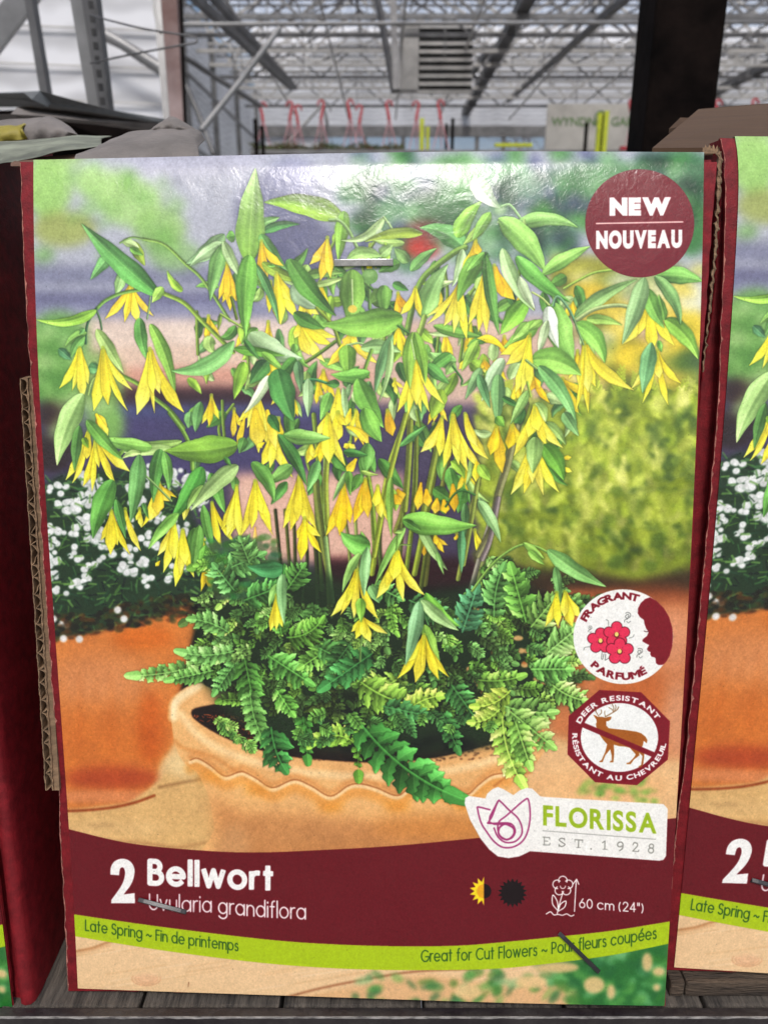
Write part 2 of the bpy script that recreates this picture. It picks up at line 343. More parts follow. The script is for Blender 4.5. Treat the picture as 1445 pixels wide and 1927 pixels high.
IMG[:] = gauss(IMG, 9)
# conifer: short crossing strokes, then blur
poly([(900, 770), (1350, 720), (1350, 1070), (1200, 1105), (1050, 1080), (900, 1060)], (128, 142, 50), 1, 10)
for k in range(300):
    x = rng.uniform(900, 1330); y = rng.uniform(735, 1085); ell(x, y, rng.uniform(8, 24), rng.uniform(6, 14), [(102, 126, 52), (78, 102, 44), (140, 156, 60), (70, 94, 42)][k % 4], .45)
for k in range(330):
    x = rng.uniform(905, 1325); y = 745+340*(k/330.)+rng.uniform(-14, 14); d = (y-745)/340; a0 = rng.uniform(-2.5, -.6); b = rng.uniform(.72, 1.18)*(1.12-.42*d*d)
    base = [(196, 208, 96), (172, 190, 72), (150, 168, 58), (210, 214, 118)][k % 4]; L = rng.uniform(26, 52)
    for q in range(7):
        f = q/7; sx_, sy_ = x+L*f*math.cos(a0), y+L*f*math.sin(a0)
        for sg in (-1, 1):
            a = a0+sg*rng.uniform(.4, .9); l = L*.34*(1-f*.6)
            line([(sx_, sy_), (sx_+l*math.cos(a), sy_+l*math.sin(a))], rng.uniform(2.5, 4.5), tuple(min(255, v*b) for v in base), op=.6, soft=1.5)
for k in range(26):
    x = rng.uniform(950, 1310); y = rng.uniform(760, 1060); ell(x, y, rng.uniform(5, 14), rng.uniform(4, 8), (46, 70, 30), .55, 2)
for k in range(16):
    x = rng.uniform(1180, 1310); y = rng.uniform(740, 860); ell(x, y, rng.uniform(5, 12), rng.uniform(4, 8), (188, 202, 96), .7, 3)
for k in range(90):
    x = rng.uniform(940, 1320); y = rng.uniform(740, 1060); a = rng.uniform(-2.4, -.7); l = rng.uniform(14, 34)
    ell(x, y, l, rng.uniform(5, 11), [(186, 198, 82), (90, 112, 40), (206, 212, 110), (70, 96, 40), (158, 172, 62)][k % 5], .5, 3.5, a)
t = IMG[735-PY0:1090-PY0, 880-PX0:1340-PX0]; t[:] = gauss(t, 2.6)
poly([(930, 1060), (1010, 1072), (1100, 1078), (1200, 1095), (1340, 1060), (1340, 1120), (1230, 1135), (1130, 1125), (900, 1120)], (66, 50, 30), .95, 9)
# right terracotta pot and floor
poly([(1040, 1110), (1360, 1120), (1360, 1420), (1290, 1440), (1180, 1440), (1030, 1380)], (188, 120, 78), 1, 9)
ell(1230, 1120, 90, 20, (130, 70, 38), .7, 10); ell(1270, 1200, 50, 60, (214, 152, 120), .7, 20); ell(1120, 1130, 60, 20, (150, 80, 44), .6, 9); ell(1275, 1360, 30, 80, (205, 150, 118), .7, 14); ell(1190, 1300, 60, 60, (184, 100, 48), .6, 14)
poly([(1000, 1400), (1360, 1440), (1360, 1560), (1000, 1560)], (220, 174, 128), 1, 10)
ell(1120, 1480, 150, 30, (222, 168, 118), .7, 14)
# white alyssum: dark green mass, then flower beads
poly([(60, 930), (110, 895), (200, 880), (300, 890), (350, 940), (390, 1030), (400, 1120), (330, 1150), (250, 1180), (120, 1200), (60, 1190)], (44, 66, 46), 1, 6)
for k in range(420):
    x = rng.uniform(75, 400); y = rng.uniform(895, 1190); a = rng.uniform(-1.9, 1.9)
    line([(x, y), (x+16*math.sin(a), y-16*math.cos(a))], rng.uniform(2, 4), [(70, 110, 66), (28, 44, 40), (86, 120, 60), (44, 76, 56)][k % 4], op=.8, soft=1.5)
pts = []
for cl in range(125):
    x = rng.uniform(80, 400); y = 890+290*rng.rand()**1.15
    if y > 1120+(170-x)*.25 and x > 120: continue
    if x > 345 and y > 1060: continue
    cx_, cy_ = x, y
    for q in range(rng.randint(3, 8)): pts.append((cx_+rng.normal(0, 8), cy_+rng.normal(0, 7)))
for (x, y) in pts:
    r = rng.uniform(4.5, 7.5); g_ = rng.uniform(.86, 1); ell(x, y+1.5, r+1, r, (120, 140, 120), .45, 1.5); ell(x, y, r, r*.9, (238*g_, 240*g_, 234*g_), .95, 1.0)
for k in range(170):
    x = rng.uniform(80, 400); y = rng.uniform(900, 1180); a = rng.uniform(-1.9, 1.9); line([(x, y), (x+13*math.sin(a), y-13*math.cos(a))], rng.uniform(2.5, 4.5), [(86, 126, 72), (40, 62, 44), (112, 150, 84)][k % 3], op=.75, soft=1.5)
# left terracotta pot
poly([(60, 1205), (120, 1200), (200, 1185), (300, 1160), (345, 1140), (372, 1160), (345, 1280), (328, 1345), (330, 1395), (300, 1440), (285, 1490), (230, 1515), (140, 1526), (60, 1520)], (198, 122, 64), 1, 4)
ell(190, 1280, 110, 50, (206, 140, 96), .8, 22); ell(180, 1400, 130, 60, (196, 112, 50), .7, 20); ell(210, 1465, 90, 22, (166, 74, 38), .85, 9); ell(270, 1200, 60, 22, (206, 112, 42), .9, 10); ell(285, 1370, 26, 70, (186, 88, 26), .6, 10)
ell(190, 1500, 130, 12, (206, 132, 88), .9, 4)
for k in range(8): ell(90+k*30, 1350, 3, 90, (214, 128, 66) if k % 2 else (180, 92, 30), .3, 6)
for k in range(260):
    x = rng.uniform(90, 360); y = 1195-(x-90)*.17+rng.uniform(-34, 14); ell(x, y, rng.uniform(3, 9), rng.uniform(2, 6), [(40, 36, 26), (92, 58, 26), (58, 74, 40), (30, 26, 24)][k % 4], .6, 1.5)
for (x, y) in [(119, 1202), (149, 1203), (233, 1165), (221, 1148), (100, 1165)]: ell(x, y, 7, 7, (222, 220, 214), .95, 1.5)
# floor on the left
poly([(60, 1530), (140, 1526), (240, 1514), (300, 1470), (330, 1425), (420, 1440), (430, 1640), (60, 1640)], (208, 166, 112), 1, 3)
line([(60, 1524), (130, 1527), (200, 1522), (250, 1512), (290, 1498)], 5, (140, 70, 34), 8, .9, 3)
line([(300, 1482), (380, 1466), (400, 1460)], 6, (150, 116, 76), 6, .8, 5); line([(60, 1590), (240, 1585), (330, 1595), (400, 1585)], 7, (160, 120, 80), 6, .5, 6)
ell(350, 1440, 45, 24, (222, 190, 140), .8, 8); ell(200, 1560, 120, 18, (214, 174, 122), .7, 10); ell(190, 1555, 26, 6, (170, 138, 96), .5, 3)
# ---- the front clay bowl
tile(0, 0, 1)
poly([(322, 1345), (330, 1310), (372, 1286), (420, 1300), (600, 1310), (900, 1300), (1010, 1330), (1030, 1400), (1000, 1450), (985, 1500), (1010, 1620), (418, 1640), (404, 1560), (392, 1500), (370, 1455), (348, 1438), (330, 1405)], (226, 170, 114), 1, 1, smooth=4)
poly([(395, 1500), (460, 1530), (700, 1545), (950, 1530), (1000, 1540), (1010, 1640), (418, 1640)], (186, 130, 82), .9, 14)
ell(820, 1560, 120, 26, (196, 128, 62), .5, 14); ell(560, 1570, 100, 24, (186, 134, 88), .6, 14); ell(700, 1600, 160, 20, (184, 130, 82), .6, 12); ell(440, 1600, 30, 50, (196, 150, 106), .6, 10)
poly([(360, 1345), (380, 1330), (500, 1320), (900, 1320), (985, 1345), (970, 1385), (860, 1418), (780, 1432), (700, 1436), (600, 1430), (520, 1420), (440, 1396), (385, 1368)], (34, 24, 20), 1, 1.2, smooth=4)
for k in range(240):
    x = rng.uniform(362, 480); y = rng.uniform(1345, 1400); 
    if y > 1350+(x-362)*.42: continue
    line([(x, y), (x+rng.uniform(-7, 7), y+rng.uniform(-4, 4))], 2, [(120, 60, 34), (70, 34, 24), (150, 84, 50), (46, 22, 18)][k % 4], op=.9)
for k in range(300):
    x = rng.uniform(500, 940); ell(x, rng.uniform(1380, 1432), 3, 2, [(60, 40, 30), (20, 14, 16), (80, 54, 40)][k % 3], .5, .8)
line([(326, 1350), (332, 1320), (374, 1290)], 16, (248, 214, 164), 6, .9, 9); line([(340, 1345), (380, 1390), (450, 1425), (560, 1452), (700, 1462), (860, 1448), (960, 1420)], 15, (244, 200, 148), 8, .8, 9)
line([(330, 1395), (345, 1408), (400, 1425), (440, 1450), (458, 1456)], 8, (196, 132, 76), 6, .6, 6)
wave = [(358, 1431), (372, 1428), (395, 1441), (422, 1461), (448, 1454), (460, 1454), (483, 1466), (513, 1483), (553, 1468), (586, 1480), (622, 1499), (656, 1479), (680, 1476), (710, 1484), (748, 1498), (775, 1479), (810, 1472), (850, 1490), (880, 1495), (900, 1478), (925, 1460), (955, 1455)]
line([(x, y+16) for x, y in wave], 20, (222, 146, 70), 6, .6, 12); line([(x, y-7) for x, y in wave], 10, (198, 130, 74), 6, .5, 8); line([(x, y+4) for x, y in wave], 7, (246, 200, 148), 6, .9, 3); line(wave, 2.6, (146, 88, 48), 6, .75, 1.6)
for x, y in wave[2::4]: ell(x, y+22, 26, 9, (214, 138, 54), .6, 7)
line([(930, 1480), (960, 1460), (1000, 1455)], 4, (150, 92, 48), 6, .5, 3)
# ---- rear stems
for pts, w, c in [([(620, 1140), (614, 1020), (602, 900), (590, 780)], 9, (120, 140, 60)), ([(606, 1110), (596, 960), (594, 880)], 8, (92, 108, 50)), ([(618, 1100), (612, 960), (612, 860)], 8, (136, 160, 80)),
    ([(706, 1060), (700, 960), (692, 880)], 7, (126, 150, 60)), ([(700, 1080), (728, 900), (745, 840), (768, 780)], 10, (150, 164, 62)), ([(745, 1000), (758, 960), (768, 880), (772, 780)], 11, (116, 122, 58)),
    ([(764, 1080), (778, 960), (782, 870), (786, 790)], 9, (122, 140, 56)), ([(780, 1080), (800, 980), (818, 880), (824, 800)], 11, (136, 150, 60)), ([(800, 1100), (812, 1000), (836, 900), (856, 800)], 10, (112, 116, 56)),
    ([(720, 1120), (714, 1020), (720, 960)], 8, (84, 100, 48)), ([(862, 1090), (884, 980), (905, 880)], 9, (130, 140, 70)), ([(900, 1100), (928, 980), (950, 880), (990, 760)], 12, (128, 136, 84)), ([(880, 1130), (905, 1040), (935, 940)], 9, (140, 136, 120)),
    ([(530, 1080), (522, 1000), (518, 960)], 6, (60, 66, 34)), ([(546, 1080), (540, 1000), (536, 960)], 6, (84, 92, 44)), ([(556, 1080), (554, 1000), (552, 980)], 6, (70, 76, 38)), ([(566, 1150), (578, 1060), (574, 1000)], 6, (54, 62, 32)),
    ([(598, 1150), (596, 1060), (590, 990)], 8, (58, 66, 36)), ([(660, 1100), (656, 1020), (650, 980)], 6, (120, 130, 70)), ([(676, 1100), (670, 1000), (668, 960)], 6, (146, 160, 90)), ([(722, 1260), (728, 1180), (732, 1100)], 8, (106, 130, 78)), ([(745, 1150), (752, 1050), (760, 960)], 8, (100, 112, 54)), ([(790, 1120), (800, 1050), (806, 1000)], 9, (90, 100, 44))]:
    stem(pts, w, c, soft=.4)
# ---- dense rear foliage between the stems (random, behind the drawn leaves)
def inside(x, y):
    return 330 < x < 1130 and 400 < y < 1000 and y > 400+abs(x-760)*.35 and y < 1010-abs(x-720)*.45
for k in range(270):
    x, y = rng.uniform(340, 1110), rng.uniform(430, 960)
    if not inside(x, y): continue
    if y > 800 and rng.rand() < .55: continue
    a = rng.uniform(0, 2*math.pi) if rng.rand() < .4 else rng.uniform(.6, 2.5); l = rng.uniform(30, 64)
    g = [(76, 126, 58), (106, 156, 74), (60, 104, 52), (136, 172, 96), (122, 162, 60), (92, 140, 84), (150, 182, 120)][k % 7]
    leaf(x, y, x+l*math.cos(a), y+l*math.sin(a), rng.uniform(14, 26), rng.uniform(-8, 8), g, soft=.6)
    if k % 6 == 0: flower(x+20, y-10, [(x+20+rng.uniform(-22, 0), y+rng.uniform(26, 44), 12), (x+20+rng.uniform(-6, 10), y+rng.uniform(30, 48), 13), (x+20+rng.uniform(6, 26), y+rng.uniform(22, 40), 12)], (246, 204, 44), .5)
    if k % 9 == 0: stem([(x, y+60), (x+rng.uniform(-10, 10), y+20), (x+rng.uniform(-20, 20), y-20)], 6, (120, 146, 66))
# ---- leaves and flowers, top left
tile(0, 280, 3.01)
leaf(650, 560, 510, 740, 74, 0, (88, 140, 84)); leaf(700, 690, 655, 830, 66, 0, (120, 160, 100)); leaf(745, 520, 820, 660, 66, 0, (130, 160, 60)); leaf(330, 1130, 405, 1195, 52, 0, (70, 120, 84), soft=1); leaf(500, 1235, 570, 1250, 70, 0, (80, 130, 84), soft=1)
flower(740, 765, [(595, 960, 52), (705, 978, 46), (783, 982, 58), (868, 945, 40)], (252, 204, 60))
leaf(690, 520, 790, 560, 50, 6, (150, 180, 120)); leaf(735, 560, 810, 600, 40, 0, (100, 150, 70))
stem([(1300, 970), (1210, 830), (1130, 720), (1050, 650), (930, 540), (810, 508)], 18, (128, 160, 84)); stem([(810, 508), (740, 500), (680, 530)], 12, (120, 150, 90))
stem([(1320, 1150), (1230, 1060), (1130, 960), (1040, 870), (920, 815)], 24, (136, 164, 72))
stem([(850, 790), (700, 812), (600, 855), (545, 905)], 20, (118, 156, 80)); stem([(545, 905), (500, 975), (485, 1040), (485, 1100)], 14, (70, 104, 74)); stem([(548, 920), (565, 965), (575, 1020)], 12, (90, 120, 84))
stem([(855, 800), (845, 880), (833, 960)], 10, (130, 160, 110)); stem([(1040, 1580), (960, 1480), (860, 1400), (780, 1330), (650, 1265)], 24, (126, 158, 72)); stem([(560, 1275), (520, 1310), (497, 1390)], 14, (150, 176, 100))
leaf(545, 912, 202, 965, 62, 40, (120, 168, 66)); leaf(900, 830, 460, 420, 128, 12, (78, 140, 70), (110, 160, 96), half=.16); leaf(920, 780, 860, 870, 60, 0, (130, 175, 80))
leaf(790, 955, 838, 1200, 76, -14, (78, 130, 66)); leaf(850, 990, 992, 1395, 80, 20, (112, 158, 70)); leaf(545, 1020, 700, 1270, 78, 0, (132, 164, 96)); leaf(490, 1040, 365, 1120, 56, -14, (104, 150, 76)); leaf(480, 1060, 400, 1180, 60, -10, (88, 138, 72)); leaf(475, 1015, 450, 1050, 30, 0, (90, 140, 80))
flower(450, 1130, [(335, 1355, 52), (408, 1368, 34), (470, 1412, 62), (500, 1330, 60)]); flower(582, 1130, [(530, 1482, 74), (612, 1448, 66), (748, 1365, 48), (722, 1482, 40)]); flower(848, 1135, [(775, 1503, 96), (875, 1496, 26), (1040, 1490, 80), (905, 1385, 66), (868, 1390, 56)])
leaf(1325, 1085, 968, 1255, 104, 62, (104, 156, 92)); leaf(1270, 480, 1052, 648, 100, 20, (120, 158, 112)); leaf(1262, 530, 1075, 662, 70, -8, (138, 172, 124)); leaf(1262, 545, 1190, 860, 92, -10, (96, 140, 80)); leaf(1330, 700, 1360, 850, 60, 0, (88, 134, 76)); leaf(1330, 490, 1280, 500, 70, 0, (90, 140, 70))
flower(1285, 650, [(1238, 850, 40), (1285, 870, 44), (1335, 860, 44), (1362, 872, 34)], (240, 190, 50)); leaf(1265, 520, 1378, 745, 62, -8, (142, 172, 122)); leaf(1250, 930, 1235, 1025, 26, 0, (110, 140, 60)); stem([(1250, 935), (1330, 985), (1390, 1020)], 14, (150, 176, 90)); stem([(1310, 840), (1340, 960)], 16, (100, 120, 50))
# ---- top centre
tile(440, 280, 3.01)
leaf(330, 620, 300, 700, 60, 0, (70, 120, 60)); leaf(90, 470, 260, 385, 74, 10, (96, 142, 84)); leaf(160, 470, 375, 425, 56, 18, (60, 112, 62)); leaf(85, 640, 122, 105, 168, 6, (118, 168, 70), (164, 196, 130), half=.06)
leaf(400, 720, 620, 700, 60, 10, (118, 160, 84)); leaf(455, 770, 640, 720, 40, -6, (150, 180, 110)); leaf(150, 480, 305, 690, 74, -10, (84, 134, 74))
leaf(630, 400, 170, 300, 132, -36, (136, 172, 74), (122, 160, 62)); leaf(625, 350, 590, 640, 84, 0, (110, 156, 64), half=.14); 
flower(155, 525, [(150, 760, 54), (190, 740, 54), (280, 660, 56)], (246, 196, 60)); leaf(160, 640, 410, 745, 66, -22, (128, 160, 60)); flower(530, 505, [(430, 652, 58), (490, 740, 62), (548, 730, 56)], (248, 200, 54))
stem([(545, 400), (600, 405), (650, 460), (690, 540), (722, 612)], 20, (130, 160, 100)); leaf(850, 385, 605, 515, 56, 46, (146, 176, 120)); stem([(850, 385), (880, 425), (912, 480)], 14, (150, 180, 120)); ell(825, 470, 20, 18, (190, 210, 170), .9, 1)
stem([(720, 740), (765, 780), (770, 900)], 20, (110, 144, 80)); stem([(770, 780), (850, 850), (920, 920)], 16, (84, 124, 60)); leaf(650, 620, 840, 610, 84, 26, (126, 164, 96)); leaf(990, 640, 910, 560, 70, 0, (110, 150, 90)); leaf(1000, 690, 1150, 560, 64, 10, (92, 140, 80)); leaf(830, 600, 900, 540, 70, 0, (120, 156, 96), soft=1)
ell(770, 720, 46, 44, (112, 152, 84)); ell(765, 705, 30, 22, (140, 178, 110), .9, 2); leaf(780, 870, 900, 800, 120, 0, (80, 116, 56)); leaf(850, 770, 850, 940, 90, 0, (90, 134, 64)); leaf(900, 760, 990, 800, 50, 0, (70, 120, 60))
leaf(670, 680, 662, 1010, 150, 4, (112, 160, 72)); stem([(668, 740), (672, 890)], 12, (170, 195, 130)); ell(672, 905, 26, 22, (222, 196, 90))
leaf(1100, 400, 1130, 560, 70, 0, (130, 170, 84), op=0.0); leaf(1070, 478, 738, 525, 66, -24, (134, 162, 60)); leaf(1308, 560, 1050, 445, 122, -34, (88, 142, 84), (110, 160, 96)); leaf(1265, 500, 1410, 290, 96, 20, (116, 166, 70)); leaf(1420, 430, 1300, 540, 60, 0, (130, 165, 80))
stem([(980, 1040), (1020, 860), (1080, 720), (1240, 590), (1310, 555)], 34, (120, 150, 76)); leaf(1075, 960, 1215, 650, 128, 26, (118, 164, 92), (146, 182, 120)); stem([(1050, 1050), (1080, 950)], 30, (150, 176, 90))
leaf(1295, 565, 1235, 780, 60, 14, (146, 176, 130)); flower(1370, 520, [(1290, 685, 54), (1390, 600, 56), (1330, 670, 50)], (246, 200, 50)); flower(930, 820, [(930, 950, 50), (980, 900, 50)], (226, 166, 30)); flower(1030, 790, [(945, 935, 50), (1058, 942, 46)])
leaf(235, 660, 190, 660, 20, 0); flower(240, 705, [(265, 992, 84), (372, 972, 62), (325, 860, 72)]); flower(395, 830, [(380, 950, 50), (480, 935, 60), (440, 940, 50)]); flower(370, 985, [(345, 1070, 46), (430, 1165, 74), (515, 1205, 66), (575, 1065, 66), (560, 1110, 60)])
leaf(345, 760, 495, 900, 124, -24, (152, 184, 146)); leaf(315, 625, 580, 945, 116, -22, (92, 144, 70), (80, 124, 56)); leaf(120, 650, 255, 990, 52, 18, (70, 116, 70)); leaf(90, 600, 68, 1065, 122, -14, (96, 152, 66)); leaf(340, 925, 510, 1015, 84, -10, (76, 126, 56))
leaf(90, 1040, 390, 1185, 150, -40, (150, 182, 134), (168, 196, 150)); stem([(410, 1205), (480, 1160), (575, 1090)], 20, (100, 128, 54)); stem([(470, 900), (560, 1000), (605, 1120)], 20, (130, 150, 60)); leaf(0, 1130, 290, 1170, 60, 0, (80, 130, 50)); leaf(160, 1150, 290, 1260, 50, 0, (110, 160, 70)); leaf(60, 1080, 150, 1200, 36, 0, (60, 110, 54))
flower(655, 1050, [(530, 1225, 58), (700, 1090, 60), (818, 1215, 48), (760, 1180, 44), (620, 1110, 60)], (250, 206, 70))
leaf(955, 950, 503, 990, 168, 26, (112, 164, 72), half=.1); stem([(930, 1000), (990, 1040)], 14, (80, 124, 60)); stem([(640, 1110), (720, 1100), (780, 1140)], 12, (150, 185, 120)); leaf(720, 1130, 950, 1150, 86, 20, (130, 172, 110)); leaf(640, 1110, 650, 1300, 104, 0, (106, 154, 64)); stem([(780, 1140), (740, 1260), (760, 1290)], 20, (120, 156, 70))
leaf(900, 1050, 798, 1390, 66, -12, (104, 150, 100)); leaf(890, 1080, 818, 1440, 40, 22, (146, 184, 120)); leaf(1110, 1190, 1150, 1420, 40, 0, (110, 150, 80)); leaf(1260, 1200, 1110, 1150, 92, 16, (110, 160, 90)); leaf(1250, 1210, 1200, 1280, 60, 0, (120, 165, 90)); stem([(1240, 1230), (1290, 1300), (1290, 1330)], 12, (70, 120, 60))
leaf(1130, 1000, 1400, 1060, 66, -8, (96, 144, 64)); flower(1330, 1165, [(1275, 1245, 46), (1320, 1220, 44)]); flower(910, 1310, [(900, 1350, 24), (925, 1392, 26), (962, 1352, 24)]); flower(1420, 1190, [(1420, 1265, 56), (1445, 1250, 40)])
leaf(1230, 1160, 1090, 1260, 70, 0, (84, 140, 66)); leaf(1380, 1080, 1290, 1260, 60, 0, (120, 160, 70)); leaf(1400, 1240, 1310, 1420, 60, 0, (110, 150, 100)); leaf(1180, 1360, 1120, 1530, 100, 0, (132, 168, 60)); leaf(1090, 1220, 1220, 1330, 70, 0, (70, 120, 60))
flower(1025, 1190, [(925, 1490, 54), (985, 1515, 44), (1062, 1492, 34), (1108, 1490, 40), (1190, 1445, 52), (1035, 1450, 74)]); leaf(1015, 1035, 1000, 1360, 78, -16, (124, 170, 70)); leaf(1025, 1035, 1085, 1330, 70, 12, (110, 158, 62)); stem([(1005, 1080), (1025, 1190)], 8, (180, 205, 140))
flower(1280, 760, [(1090, 945, 34), (1095, 990, 34), (1190, 1000, 62), (1245, 1042, 50), (1320, 1078, 52), (1300, 980, 60)]); flower(1420, 700, [(1330, 992, 64), (1385, 1035, 52), (1432, 1042, 54)])
leaf(1400, 600, 1268, 865, 104, -16, (100, 150, 66)); leaf(770, 1262, 548, 1275, 84, 18, (100, 158, 72)); leaf(700, 1300, 850, 1580, 122, -14, (96, 150, 66)); leaf(660, 1330, 620, 1450, 36, 0, (120, 160, 110)); stem([(390, 1320), (450, 1305), (540, 1330)], 16, (84, 140, 90)); leaf(600, 1330, 520, 1330, 50, 0, (70, 124, 60))
leaf(60, 1205, 0, 1420, 80, 0, (120, 166, 60)); leaf(190, 1200, 90, 1330, 100, 0, (64, 116, 60)); flower(135, 1385, [(20, 1545, 46), (75, 1580, 50), (140, 1720, 84), (235, 1720, 60), (190, 1600, 70)]); leaf(195, 1282, 55, 1500, 62, 14, (176, 200, 156)); leaf(350, 1185, 245, 1300, 70, 0, (76, 130, 60)); leaf(245, 1245, 340, 1545, 150, -10, (66, 124, 64)); leaf(420, 1300, 420, 1520, 66, 0, (126, 160, 116)); leaf(360, 1200, 380, 1380, 60, 0, (90, 130, 90))
flower(592, 1365, [(560, 1560, 74), (618, 1540, 60)]); leaf(545, 1380, 490, 1540, 70, 0, (104, 160, 76)); leaf(620, 1350, 640, 1560, 40, 0, (140, 176, 120))
# ---- top right
tile(900, 240, 2.651)
leaf(60, 420, -30, 560, 60, 0, (110, 158, 74)); leaf(-20, 250, 110, 400, 100, -12, (176, 206, 166), op=.8); ell(110, 405, 30, 26, (170, 200, 150), .8, 3)
stem([(120, 390), (160, 385), (215, 455)], 14, (150, 190, 130)); leaf(170, 500, 500, 498, 78, 46, (132, 184, 104)); stem([(100, 470), (160, 450), (215, 470)], 12, (150, 185, 120)); leaf(230, 450, 228, 540, 20, 0, (150, 190, 110)); leaf(100, 450, 332, 715, 128, 26, (128, 182, 92))
stem([(430, 800), (500, 760), (580, 722), (670, 708)], 13, (150, 180, 84)); leaf(320, 730, 560, 590, 74, 10, (122, 174, 88)); leaf(440, 740, 350, 790, 60, 0, (84, 130, 60)); leaf(890, 735, 1122, 765, 92, 14, (108, 166, 84)); leaf(540, 955, 720, 985, 52, 12, (130, 168, 84))
leaf(930, 955, 1098, 1155, 92, 26, (118, 168, 70)); leaf(480, 945, 795, 755, 70, 18, (120, 160, 98)); stem([(490, 960), (580, 905), (700, 885), (808, 908)], 20, (160, 178, 120))
flower(80, 690, [(180, 855, 84), (120, 840, 60)], (240, 180, 36)); flower(270, 1235, [(262, 1312, 46), (310, 1300, 50), (355, 1372, 40)], (232, 178, 30)); flower(420, 1255, [(500, 1420, 70), (560, 1330, 50)], (214, 180, 40)); flower(130, 1045, [(120, 1130, 40), (150, 1100, 40)], (226, 170, 30)); flower(30, 1160, [(20, 1200, 30), (60, 1210, 34)], (230, 180, 40))
leaf(240, 860, 110, 1030, 100, 0, (104, 158, 60)); leaf(190, 640, 460, 870, 84, -18, (96, 154, 76), (110, 168, 80)); leaf(120, 600, 280, 915, 76, -22, (140, 176, 120)); leaf(205, 740, 284, 905, 54, -8, (170, 196, 150)); leaf(30, 620, -60, 720, 40, 0); leaf(40, 640, 105, 1035, 64, -8, (84, 136, 66)); stem([(270, 820), (320, 850), (355, 885)], 10, (180, 200, 120))
leaf(380, 870, 480, 1180, 140, -20, (116, 168, 82)); leaf(350, 890, 402, 1100, 76, -10, (190, 206, 186)); stem([(375, 885), (385, 850), (405, 845), (450, 900), (482, 965)], 14, (110, 150, 110)); leaf(300, 960, 120, 1100, 80, 10, (110, 160, 70)); leaf(345, 960, 298, 1135, 48, 0, (160, 186, 140))
leaf(485, 975, 632, 1175, 98, 34, (112, 166, 76)); flower(530, 1075, [(505, 1300, 62), (548, 1315, 76), (775, 1308, 72, -22), (485, 1415, 26, 8), (550, 1422, 32), (585, 1290, 56)]); leaf(265, 1160, 515, 1235, 138, 30, (120, 174, 80)); leaf(300, 1190, 492, 1485, 78, 26, (98, 150, 90)); stem([(480, 960), (505, 1030), (525, 1080)], 10, (120, 150, 100))
leaf(930, 960, 900, 830, 50, 0, (96, 146, 66)); flower(855, 865, [(718, 1080, 58), (872, 1112, 72), (978, 1085, 56), (800, 1030, 50)]); leaf(840, 800, 930, 1000, 84, -12, (92, 140, 66)); leaf(880, 740, 1010, 985, 68, 30, (110, 154, 94)); flower(892, 1115, [(765, 1300, 48), (820, 1372, 30), (948, 1382, 38), (1012, 1275, 42), (905, 1250, 50)]); leaf(830, 745, 718, 1080, 92, 8, (130, 170, 116)); leaf(865, 1070, 820, 1325, 84, 0, (98, 148, 100)); leaf(900, 1060, 915, 1120, 30, 0)
petal(130, 1108, -5, 1050, 42, -22); flower(258, 1035, [(112, 1130, 64), (185, 1320, 62), (252, 1312, 50), (215, 1325, 40), (140, 1180, 70)]); leaf(250, 970, 170, 1060, 54, 0, (120, 165, 80)); leaf(320, 960, 250, 1010, 40, 0, (120, 160, 80))
leaf(125, 1150, 17, 1365, 72, -8, (150, 184, 140)); leaf(100, 1230, 95, 1490, 74, 0, (104, 152, 96)); leaf(120, 1345, 220, 1400, 34, 0, (60, 110, 54)); leaf(250, 1310, 160, 1480, 50, 0, (120, 160, 90)); stem([(240, 1160), (290, 1200)], 14, (140, 170, 100)); stem([(245, 1270), (262, 1340)], 12, (150, 180, 80)); leaf(0, 1230, 60, 1400, 50, 0, (90, 140, 90))
# ---- left middle
tile(0, 780, 3.01)
stem([(960, -10), (1040, 100), (1080, 200), (1090, 310)], 24, (124, 158, 76)); leaf(1030, 150, 690, 140, 50, 26, (130, 168, 90)); leaf(970, 185, 680, 210, 60, 8, (146, 180, 110)); leaf(860, 185, 555, 130, 84, 10, (112, 162, 78)); leaf(700, 200, 640, 260, 30, 0, (110, 150, 70))
flower(900, 390, [(848, 600, 86), (968, 490, 70), (1002, 470, 28), (800, 640, 34), (890, 560, 80)], (250, 206, 56)); leaf(910, 195, 868, 500, 84, -10, (72, 126, 62)); leaf(925, 205, 955, 430, 62, 10, (92, 146, 72))
leaf(555, 0, 600, 120, 60, 0, (240, 190, 50)); flower(500, 100, [(372, 370, 58), (408, 388, 36), (490, 250, 60)]); flower(540, 150, [(470, 405, 54), (520, 435, 36), (560, 300, 40)]); flower(545, 130, [(735, 322, 66, 20), (658, 408, 44), (640, 360, 50)]); petal(545, 0, 610, 130, 50)
leaf(470, -120, 322, 290, 130, -26, (136, 176, 106), half=.14); leaf(450, 60, 422, 322, 66, -6, (90, 142, 74)); leaf(490, 30, 700, 260, 76, -8, (92, 144, 66)); leaf(470, 130, 500, 190, 40, 0, (110, 150, 50)); leaf(800, 220, 690, 250, 40, -16, (150, 184, 110))
stem([(780, 310), (850, 370), (970, 490)], 12, (130, 160, 100)); flower(630, 550, [(570, 712, 40), (625, 792, 76), (735, 792, 40), (665, 740, 60)]); flower(708, 540, [(796, 772, 44), (700, 610, 44)]); leaf(640, 370, 525, 705, 122, -16, (82, 138, 66)); leaf(655, 480, 712, 705, 56, 0, (70, 124, 64)); leaf(790, 225, 738, 612, 98, 6, (96, 150, 88)); leaf(810, 500, 840, 590, 30, 0, (80, 130, 70)); flower(790, 540, [(800, 640, 36), (770, 600, 30)])
